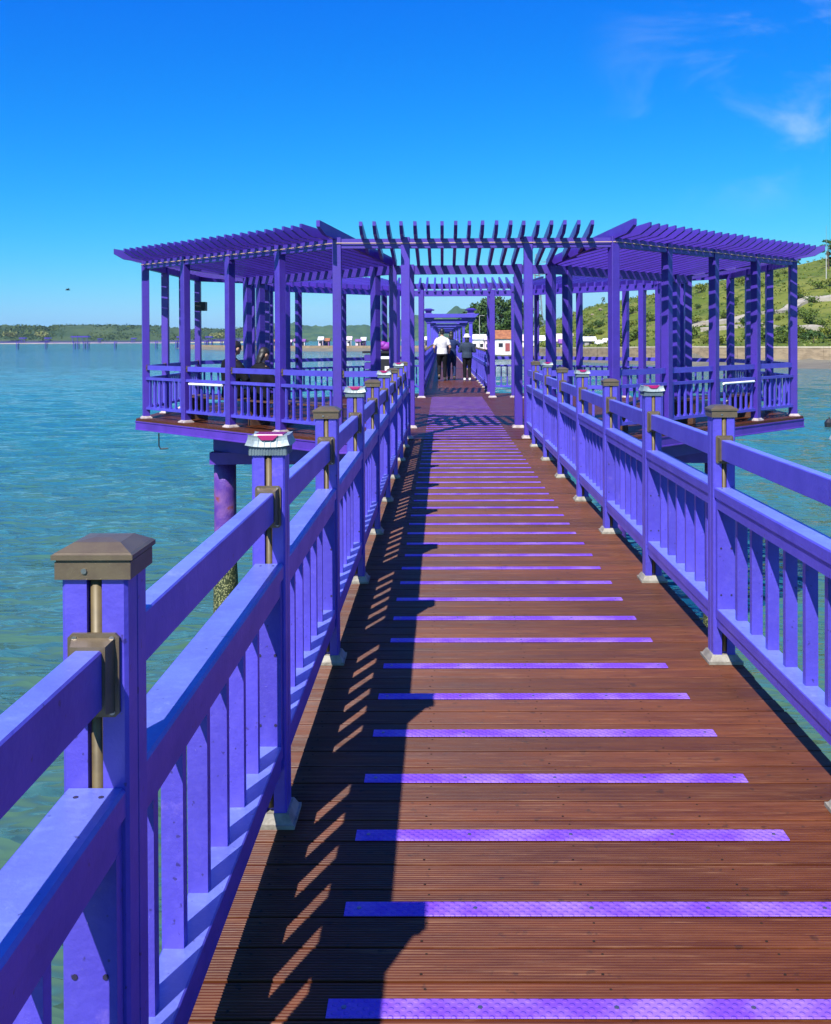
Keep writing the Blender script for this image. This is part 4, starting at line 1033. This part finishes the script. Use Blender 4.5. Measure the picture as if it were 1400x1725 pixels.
# beach huts across the bay
rg = random.Random(9)
cols = [M['w_white'], M['w_pink'], M['r_violet'], M['w_grey']]; rf = [M['r_pale'], M['r_violet'], M['r_pink'], M['r_rust']]
nmw = {id(M['w_white']): 'white', id(M['w_pink']): 'pink', id(M['r_violet']): 'violet', id(M['w_grey']): 'grey'}; nmr = {id(M['r_pale']): 'pale', id(M['r_violet']): 'violet', id(M['r_pink']): 'pink', id(M['r_rust']): 'rust'}
used = {}
for i, px in enumerate([452, 464, 487, 498, 509, 540, 549, 572, 588, 603, 612, 640, 668, 680, 694, 716]):
    w_, r_ = cols[i % 4], rf[(i // 4 + i * 3) % 4]
    hh = rg.uniform(566, 573); wd = rg.uniform(6, 11)
    base = 'small %s house with %s roof on the beach across the bay' % (nmw[id(w_)], nmr[id(r_)])
    used[base] = used.get(base, 0) + 1
    house(px - wd / 2, px + wd / 2, hh, 581, 478 + rg.uniform(0, 12), w_, r_, base, depth=5, roof=.32, wins=((-.35, .8, 1.8, .8),), doors=((.4, 1.9, .8, M['dark_open']),), group='beach houses across the bay')

# ------------------------------------------------------------------ far hills and woods
def ridge(name, prof, Yd, zbase, mt, label, depth=300, jag=1.0, step=6):
    pts = []; x = prof[0][0]
    v = []; f = []
    while x <= prof[-1][0]:
        y = interp(prof, x); p = at(x, y, Yd); pts.append(p); x += step
    rows = [(-1.0, 0.0), (-0.72, 0.30), (-0.45, 0.62), (-0.2, 0.88), (0, 1.0), (0.5, 0.7)]
    for p in pts:
        for d, h in rows:
            jx = fbm(p.x * .01, d * 5, 1.0, 3)
            z = zbase + (p.z - zbase) * h * (1 + 0.12 * jag * jx * (1 if 0 < h < 1 else 0)) + (fbm(p.x, d * 40, 0.05, 4) * jag if h > 0 else 0)
            v.append((p.x * (1 + d * depth / Yd), Yd + d * depth, z))
    n = len(rows)
    for i in range(len(pts) - 1):
        for j in range(n - 1): f.append((i * n + j, (i + 1) * n + j, (i + 1) * n + j + 1, i * n + j + 1))
    m = MB(); m.add(v, f); o = m.build(name, mt, smooth=True); tag(o, label, 'hill', kind='structure'); return v, n
M['far_hill'] = mat('far_hill', (0.040, 0.085, 0.040), 0.9, col2=(0.075, 0.125, 0.050), vscale=0.012, coords='Object', rnd=False, spec=0.1, detail=8, bump=1.0, bscale=.05)
M['near_wood'] = mat('wooded_land', (0.032, 0.060, 0.026), 0.9, col2=(0.065, 0.095, 0.036), vscale=0.012, coords='Object', rnd=False, spec=0.1, detail=8)
ridge('far_hills', [(400, 575), (440, 556), (480, 548), (495, 542), (514, 548), (538, 550), (575, 549), (600, 547), (635, 549), (663, 542), (690, 533), (712, 529), (735, 531), (752, 534), (768, 527), (790, 517), (812, 512), (840, 516), (880, 528), (930, 545), (980, 570)], 3300, -3, M['far_hill'], 'blue green wooded hills far across the bay', 700, 6.0, 4)
LF = [(-160, 552), (-80, 549), (0, 548.5), (60, 549), (80, 551), (95, 548), (150, 548), (240, 548.5), (262, 549), (271, 550), (287, 553), (328, 555), (350, 554), (377, 555), (400, 553.5), (441, 553), (470, 558), (500, 566), (520, 574)]
ridge('wooded_shore', LF, 2100, -3.5, M['near_wood'], 'low wooded land along the far shore of the bay', 260, 2.0, 5)
m = MB(); rg = random.Random(5)
for i in range(5200):
    px = rg.uniform(-120, 470); d = rg.random(); yt = interp(LF, px)
    Yd = 2100 - 230 * d; zt = at(px, yt, 2100).z; z = -3 + (zt + 3) * (1 - d) ** 0.8
    p = at(px, 570, Yd); s = rg.uniform(3, 6)
    leaves(m, (p.x, Yd, z), (s, s, s * .7), 7, s * .38, rg)
o = m.build('far_wood', M['wood_far']); tag(o, 'mass of green trees on the far shore of the bay', 'wood', kind='stuff')
# pale fields and the sand strip on the far shore
M['sand'] = mat('pale_sand', (0.50, 0.42, 0.30), 0.9, col2=(0.40, 0.33, 0.22), vscale=0.05, rnd=False)
a, b = at(-150, 576, 1830), at(470, 576, 1830)
m = MB(); m.box(a.x, b.x, 1800, 1860, -6, -1.8); o = m.build('far_beach', M['sand']); tag(o, 'thin pale beach along the far wooded shore', 'beach', kind='structure')
M['lime_field'] = mat('lime_field', (0.15, 0.165, 0.045), 0.9, col2=(0.11, 0.135, 0.04), vscale=.05, rnd=False)
for px0, px1, py, lab in ((8, 28, 560, 'bright yellow green clearing among the far trees at the picture edge'), (62, 76, 560, 'smaller yellow green clearing among the far trees'), (352, 380, 562, 'yellow green clearing on the far shore seen between pavilion columns')):
    a, b = at(px0, py, 1862), at(px1, py, 1862); m = MB(); rg = random.Random(px0)
    for _ in range(60): leaves(m, (rg.uniform(a.x, b.x), 1862 + rg.uniform(-8, 8), a.z - rg.random() * 6), (5, 4, 3), 5, 2.2, rg)
    o = m.build('meadow', M['lime_field']); tag(o, lab, 'meadow', kind='stuff')

# ------------------------------------------------------------------ the other bridge far out over the bay
FBY = 650.0
p0 = at(-60, 577, FBY); pe = at(446, 573, FBY)
t = empty('far_bridge', (p0.x, FBY, 0)); tag(t, 'long low purple footbridge on piles far out across the bay', 'bridge')
xs = [-60, 240, 300, 345, 395, 446]; ysp = [577.2, 577.2, 575.8, 575.0, 572.6, 571.6]
for (xa, ya), (xb, yb) in zip(zip(xs, ysp), list(zip(xs, ysp))[1:]):
    a, b = at(xa, ya, FBY), at(xb, yb, FBY)
    m = MB(); m.add([(a.x - p0.x, 0, a.z - .35), (b.x - p0.x, 0, b.z - .35), (b.x - p0.x, 2, b.z - .35), (a.x - p0.x, 2, a.z - .35), (a.x - p0.x, 0, a.z), (b.x - p0.x, 0, b.z), (b.x - p0.x, 2, b.z), (a.x - p0.x, 2, a.z)], [(3, 2, 1, 0), (4, 5, 6, 7), (0, 1, 5, 4), (1, 2, 6, 5), (2, 3, 7, 6), (3, 0, 4, 7)])
    m.build('deck', M['steel_violet'], t)
    m = MB()
    for hgt in (0.35, .75, 1.1): m.tube([(a.x - p0.x, .05, a.z + hgt), (b.x - p0.x, .05, b.z + hgt)], .06, 4)
    nn = int((b.x - a.x) / 1.6)
    for i in range(nn): q = a.lerp(b, i / nn); m.box(q.x - p0.x - .06, q.x - p0.x + .06, 0, .12, q.z, q.z + 1.15)
    o = m.build('railing', M['violet'], t)
for px in (-20, 28, 76, 124, 130, 141, 147, 193, 245, 262, 296, 300, 304, 309, 315, 331, 336, 345, 349, 356, 372, 378, 384, 402, 420, 425):
    for dy_ in (0.2, 1.8):
        q = at(px + (1.4 if dy_ > 1 else 0), 577, FBY); m = MB(); m.tube([(q.x - p0.x, dy_, -6), (q.x - p0.x, dy_, .9)], .28, 8); m.build('pile', M['violet'], t)
for px, w_, h_ in ((38, 3.4, 3.2), (80, 3.0, 3.2), (135, 11, 4.2), (168, 2.0, 2.6), (225, 2.6, 3.0), (305, 5, 4), (352, 4.0, 4)):
    q = at(px, 577, FBY); m = MB(); x0 = q.x - p0.x
    for s in (-1, -.33, .33, 1): m.box(x0 + s * w_ / 2 * .85 - .12, x0 + s * w_ / 2 * .85 + .12, -.6, -.36, q.z, q.z + h_ * .8)
    m.prism([(-w_ / 2 - .4, h_ * .8), (w_ / 2 + .4, h_ * .8), (w_ / 2, h_), (-w_ / 2, h_)], (x0, -1.2, q.z), X, Z, Y, 4); m.build('shelter', M['violet'], t)
# beach strip on the near bay side is part of the hillside sheet

# bird and buoy
p = at(112, 488.5, 60); m = MB()
m.tube([(-.06, 0, 0), (0, 0, 0.01), (.16, 0, 0.01), (.22, 0, 0)], [.01, .035, .03, .008], 8)
for s in (-1, 1): m.add([(0.0, 0, .02), (.12, 0, .02), (.10, s * .28, .09), (.03, s * .26, .09), (0.0, 0, .005), (.12, 0, .005), (.10, s * .28, .082), (.03, s * .26, .082)], [(0, 1, 2, 3), (7, 6, 5, 4), (0, 4, 5, 1), (1, 5, 6, 2), (2, 6, 7, 3), (3, 7, 4, 0)])
o = m.build('bird', M['black'], None, p); o.rotation_euler.z = .6; tag(o, 'small dark bird flying over the sea', 'bird')
p = on_sea(1397, 717); m = MB(); m.tube([(0, 0, -.3), (0, 0, .2), (0, 0, .4)], [.25, .28, .12], 10); m.tube([(0, 0, .4), (0, 0, .5)], [.05, .03], 6); o = m.build('buoy', M['black'], None, (p.x, p.y, WZ)); tag(o, 'dark float bobbing on the water at the picture edge', 'buoy')

# ------------------------------------------------------------------ things in the pavilion
p = at(640, 640, 19.6); t = empty('information_kiosk', (p.x, 19.6, 0)); tag(t, 'dark kiosk with violet slatted side and white plates inside the pavilion', 'kiosk')
m = MB(); m.box(-0.06, 0.30, -0.22, 0.22, 0.05, 1.13); m.build('cabinet', M['black'], t)
for i in range(7): m = MB(); m.box(-0.28, -0.061, -0.26, 0.22, 0.08 + i * .15, 0.20 + i * .15); m.build('side_slat', M['violet'], t)
m = MB(); m.box(-0.32, 0.34, -0.28, 0.26, 1.131, 1.17); m.build('top_board', M['black'], t)
m = MB(); m.box(0.02, 0.20, -0.232, -0.221, 1.02, 1.07); m.build('plate', M['tube'], t)
m = MB(); m.box(0.11, 0.20, -0.232, -0.221, 0.40, 0.88); m.build('plate', M['tube'], t)
m = MB(); m.box(-0.2, 0.2, -.2, .2, .001, .05); m.build('foot', M['black'], t)
M['magenta'] = mat('magenta_cloth', (0.22, 0.03, 0.32), 0.6, col2=(0.25, .02, .34), vscale=9); M['redbox'] = mat('red_plastic', (0.22, 0.008, 0.015), 0.35)
m = MB(); m.ball((0, 0, .08), (.12, .10, .09), 0, 14, 8); m.ball((-.05, -.03, .12), (.07, .07, .07), 0, 10, 6); m.ball((.06, .02, .11), (.065, .07, .065), 0, 10, 6)
o = m.build('bag', M['magenta'], None, (p.x + .12, 19.6, 1.172), smooth=True); tag(o, 'magenta cloth bag lying on the kiosk top', 'bag')
m = MB(); m.box(-.045, .045, -.04, .04, 0, .10); m.box(-.025, .025, -.02, .02, .1001, .12); o = m.build('box', M['redbox'], None, (p.x - .02, 19.42, 1.172)); tag(o, 'small red box on the kiosk before the magenta bag', 'box')

# ------------------------------------------------------------------ people
def hsk(n, c): return mat(n, c, 0.75, spec=0.15, col2=tuple(v * .8 for v in c), vscale=12)
M['skin'] = mat('skin', (0.52, 0.30, 0.20), 0.5); M['hair'] = mat('black_hair', (0.012, 0.010, 0.010), 0.5)
M['c_white'] = hsk('white_cotton', (0.62, 0.60, 0.60)); M['c_black'] = hsk('black_cloth', (0.008, 0.008, 0.012)); M['c_navy'] = hsk('navy_cloth', (0.02, 0.035, 0.11)); M['c_slate'] = hsk('slate_cloth', (0.03, 0.045, 0.075)); M['c_shoe'] = hsk('white_shoe', (0.8, 0.8, 0.8)); M['c_dshoe'] = hsk('dark_shoe', (0.05, 0.05, 0.05))
def remesh(o, vs_=0.014):
    md = o.modifiers.new('remesh', 'REMESH'); md.mode = 'VOXEL'; md.voxel_size = vs_; md.use_smooth_shade = True
    sm = o.modifiers.new('smooth', 'SMOOTH'); sm.iterations = 3; sm.factor = 0.5
def hand(m, w, d, side):
    """palm + five fingers from wrist point w along direction d; side = thumb direction"""
    d = Vector(d).normalized(); side = Vector(side).normalized(); w = Vector(w)
    m.tube([w, w + d * .04, w + d * .09], [(.022, .018), (.036, .017), (.038, .015)], 8)
    nrm = d.cross(side)
    for i, (o_, L_) in enumerate(((.027, .062), (.009, .072), (-.009, .068), (-.027, .052))):
        b = w + d * .085 + side * o_; m.tube([b, b + d * L_ * .5 + nrm * .006, b + d * L_ * .9 + nrm * .022], [.0095, .0088, .007], 6)
    b = w + d * .03 + side * .03; m.tube([b, b + d * .03 + side * .025, b + d * .062 + side * .03], [.012, .0105, .008], 6)
def person(name_label, H, loc, face, joints, top, legs, shoe, hairstyle='short', hat=None, sleeve='short', coat=False, parts_scale=1.0):
    """joints: dict of points for a 1.75 m body facing +Y"""
    k = H / 1.75; J = {a: Vector(b) * k for a, b in joints.items()}
    t = empty('person', loc, face); tag(t, name_label, 'person')
    S = lambda v: v * k
    body = MB()
    nk, hd = J['neck'], J['head']; up = (hd - nk).normalized()
    body.tube([nk - up * S(.06), nk + up * S(.05), hd], [S(.058), S(.052), S(.055)], 10)
    body.ball(hd + up * S(.02), (S(.078), S(.098), S(.115)), 0, 14, 10)
    fw = Vector((0, 1, 0)); body.tube([hd + fw * S(.085) + up * S(.03), hd + fw * S(.118) - up * S(.005), hd + fw * S(.09) - up * S(.02)], [S(.010), S(.016), S(.012)], 6)
    body.ball(hd + fw * S(.07) - up * S(.065), (S(.05), S(.04), S(.035)), 0, 8, 6)
    for s in (-1, 1): body.ball(hd + Vector((s * S(.08), 0, 0)) + up * S(.0), (S(.014), S(.028), S(.034)), 0, 8, 6)
    body.tube([J['hip'] + Z * S(-.02), J['waist'], J['chest'], nk - Z * S(.03)], [(S(.145), S(.10)), (S(.125), S(.088)), (S(.155), S(.10)), (S(.07), S(.06))], 14)
    shirt = MB()
    hem = joints.get('hem', 0)
    e = 1.12 if not coat else 1.28
    hp = J['hip'] + Z * S(-0.05 if not coat else -0.08)
    shirt.tube([hp, J['hip'] + Z * S(.06), J['waist'], J['chest'], J['chest'] + Z * S(.12), nk + Z * S(.0)], [(S(.165) * e, S(.122) * e), (S(.158) * e, S(.115) * e), (S(.145) * e, S(.105) * e), (S(.178) * e, S(.118) * e), (S(.165) * e, S(.10) * e), (S(.066), S(.062))], 16)
    pants = MB(); shoes = MB()
    pants.tube([J['hip'] + Z * S(.07), J['hip'] - Z * S(.02), J['hip'] - Z * S(.11)], [(S(.148), S(.108)), (S(.165), S(.122)), (S(.15), S(.11))], 14)
    for s, q in ((-1, 'l'), (1, 'r')):
        h_ = J['hip'] + Vector((s * S(.088), 0, -S(.05))); kn, an, to = J['knee_' + q], J['ankle_' + q], J['toe_' + q]
        body.tube([h_, kn, an + (an - kn).normalized() * 0], [S(.08), S(.052), S(.036)], 10)
        pants.tube([h_, h_.lerp(kn, .5), kn, kn.lerp(an, .4), an + (kn - an).normalized() * S(.03)], [S(.10), S(.086), S(.070), S(.068), S(.058)], 12)
        d = (to - an); fl = Vector((d.x, d.y, d.z))
        body.tube([an, an.lerp(to, .5), to], [S(.035), S(.032), S(.022)], 8)
        heel = an - fl * .35 + Vector((0, 0, -S(.045)))
        shoes.tube([heel, an + Vector((0, 0, -S(.03))), an.lerp(to, .6) + Vector((0, 0, -S(.012))), to], [(S(.034), S(.034)), (S(.045), S(.05)), (S(.048), S(.038)), (S(.034), S(.022))], 10)
        shoes.tube([an + Z * S(.03), an - Z * S(.03)], [S(.044), S(.046)], 10)
        sh = J['chest'] + Vector((s * S(.165), 0, S(.10))) if 'sh_' + q not in J else J['sh_' + q]
        el, wr = J['elbow_' + q], J['wrist_' + q]
        body.tube([sh, el, wr], [S(.050), S(.040), S(.027)], 10); body.ball(sh, S(.052), 0, 8, 6)
        hand(body, wr, (wr - el), Vector((-s * .3, .9, .1)))
        end = sh.lerp(el, .72) if sleeve == 'short' else None
        f_ = 1.25 if not coat else 1.5
        if sleeve == 'short': shirt.tube([sh + Vector((-s * S(.04), 0, S(.0))), sh.lerp(el, .2), end], [S(.068), S(.068), S(.062)], 12)
        else: shirt.tube([sh + Vector((-s * S(.04), 0, 0)), sh.lerp(el, .3), el, wr + (el - wr).normalized() * S(.01)], [S(.066) * f_ / 1.2, S(.066) * f_ / 1.2, S(.055) * f_ / 1.2, S(.044) * f_ / 1.2], 12)
    b = body.build('body', M['skin'], t); remesh(b, .012)
    o = shirt.build('jacket' if sleeve == 'long' else 'shirt', top, t); remesh(o, .016)
    o = pants.build('trousers', legs, t); remesh(o, .016)
    o = shoes.build('shoes', shoe, t); remesh(o, .012)
    hr = MB(); hr.ball(hd + up * S(.045) - fw * S(.014), (S(.088), S(.106), S(.105)), 0, 14, 9)
    if hairstyle != 'short': hr.tube([hd - fw * S(.04) + up * S(.05), hd - fw * S(.07) - up * S(.05), hd - fw * S(.07) - up * S(.16)], [(S(.085), S(.06)), (S(.08), S(.05)), (S(.06), S(.03))], 10)
    else: hr.ball(hd - fw * S(.035) - up * S(.01), (S(.077), S(.075), S(.07)), 0, 10, 7)
    o = hr.build('hair', M['hair'], t); remesh(o, .012)
    if hat is not None:
        c = hd + up * S(.07); ht = MB(); n = 18
        prof = [(.165, -.035), (.155, -.03), (.105, .0), (.098, .05), (.085, .085), (.04, .10)]
        v = []; f = []
        for r, z in prof: v += [c + Vector((S(r) * math.cos(2 * math.pi * j / n), S(r * 1.1) * math.sin(2 * math.pi * j / n), S(z))) for j in range(n)]
        for r, z in prof[::-1]: v += [c + Vector((S(r - .006) * math.cos(2 * math.pi * j / n), S((r - .006) * 1.1) * math.sin(2 * math.pi * j / n), S(z - .008))) for j in range(n)]
        kk = 2 * len(prof)
        for i in range(kk - 1): f += [(i * n + j, i * n + (j + 1) % n, (i + 1) * n + (j + 1) % n, (i + 1) * n + j) for j in range(n)]
        f += [((kk - 1) * n + j, (kk - 1) * n + (j + 1) % n, (j + 1) % n, j) for j in range(n)]
        ht.add(v, f); i0 = (len(prof) - 1) * n; ht.f.append(tuple(range(i0, i0 + n))); ht.mi.append(0); ht.build('hat', hat, t, smooth=True)
    return t
walkj = dict(hip=(0, 0, .93), waist=(0, .01, 1.08), chest=(0, .0, 1.28), neck=(0, -.005, 1.47), head=(0, .02, 1.60),
             knee_l=(-.10, .13, .50), ankle_l=(-.10, -.10, .16), toe_l=(-.10, .03, .055), knee_r=(.09, .06, .49), ankle_r=(.09, .06, .085), toe_r=(.10, .23, .03),
             elbow_l=(-.27, -.02, 1.10), wrist_l=(-.25, .16, .98), elbow_r=(.27, -.04, 1.10), wrist_r=(.24, .12, .97))
person('person in white tee shirt and black trousers walking away on the boardwalk', 1.77, (at(745, 641, 33.8).x, 33.8, 0), 0, walkj, M['c_white'], M['c_black'], M['c_dshoe'])
j2 = dict(walkj); j2.update(knee_l=(-.09, .05, .49), ankle_l=(-.09, .02, .085), toe_l=(-.10, .19, .03), knee_r=(.10, .10, .50), ankle_r=(.10, -.02, .10), toe_r=(.10, .14, .035), elbow_r=(.36, .04, 1.16), wrist_r=(.26, .24, 1.22), elbow_l=(-.26, .06, 1.08), wrist_l=(-.16, .24, 1.15))
person('person in navy jacket and trousers walking beside the one in white tee', 1.68, (at(760.5, 640, 34.3).x, 34.3, 0), 0, j2, M['c_navy'], M['c_navy'], M['c_dshoe'], 'long', None, 'long')
j3 = dict(walkj); j3.update(knee_l=(-.09, .03, .49), ankle_l=(-.09, .0, .085), toe_l=(-.11, .17, .03), knee_r=(.09, .05, .49), ankle_r=(.10, -.04, .085), toe_r=(.11, .13, .03), elbow_l=(-.29, .02, 1.10), wrist_l=(-.14, .22, 1.12), elbow_r=(.29, .02, 1.10), wrist_r=(.14, .22, 1.12))
person('person in white bucket hat, dark jacket and white shoes walking away', 1.56, (at(787, 641, 33.6).x, 33.6, 0), 0, j3, M['c_slate'], M['c_black'], M['c_shoe'], 'long', M['c_white'], 'long', True)
sitj = dict(hip=(0, 0, .50), waist=(0, -.02, .66), chest=(0, -.01, .88), neck=(0, .02, 1.08), head=(0, .07, 1.21),
            knee_l=(-.12, .44, .47), ankle_l=(-.12, .46, .085), toe_l=(-.13, .62, .03), knee_r=(.12, .44, .47), ankle_r=(.12, .44, .085), toe_r=(.13, .60, .03),
            elbow_l=(-.27, .08, .72), wrist_l=(-.16, .30, .62), elbow_r=(.27, .08, .72), wrist_r=(.16, .30, .62))
n_ = Vector((-1, -1, 0)).normalized(); tn = Vector((1, -1, 0)).normalized()
for u, lab, h_ in ((-0.72, 'person in black jacket sitting on the bench behind the balusters', 1.80), (0.12, 'person in black coat sitting half hidden by the paired columns', 1.66)):
    q = n_ * (APO[1] - 0.50) - tn * (-u) * 1.0
    person(lab, h_, (q.x + PX, q.y + PC, 0.0 if h_ < 1.7 else 0.0), -math.pi / 4, sitj, M['c_black'], M['c_black'], M['c_dshoe'], 'long' if h_ < 1.7 else 'short', None, 'long', True)

# ------------------------------------------------------------------ sea air
m = MB(); m.box(-8300, 8300, -8300, 8300, -8.5, 140.0)
hz_o = m.build('haze', None); hz_o['kind'] = 'stuff'; tag(hz_o, 'thin pale sea haze over the bay', 'haze')
hm_ = bpy.data.materials.new('haze_air'); hm_.use_nodes = True; t = hm_.node_tree
for nd in list(t.nodes):
    if nd.type != 'OUTPUT_MATERIAL': t.nodes.remove(nd)
pv = t.nodes.new('ShaderNodeVolumePrincipled'); pv.inputs['Color'].default_value = (0.52, 0.84, 1.0, 1); pv.inputs['Density'].default_value = 0.000045; pv.inputs['Anisotropy'].default_value = 0.2
t.links.new(pv.outputs[0], [q for q in t.nodes if q.type == 'OUTPUT_MATERIAL'][0].inputs['Volume'])
hz_o.data.materials.clear(); hz_o.data.materials.append(hm_)
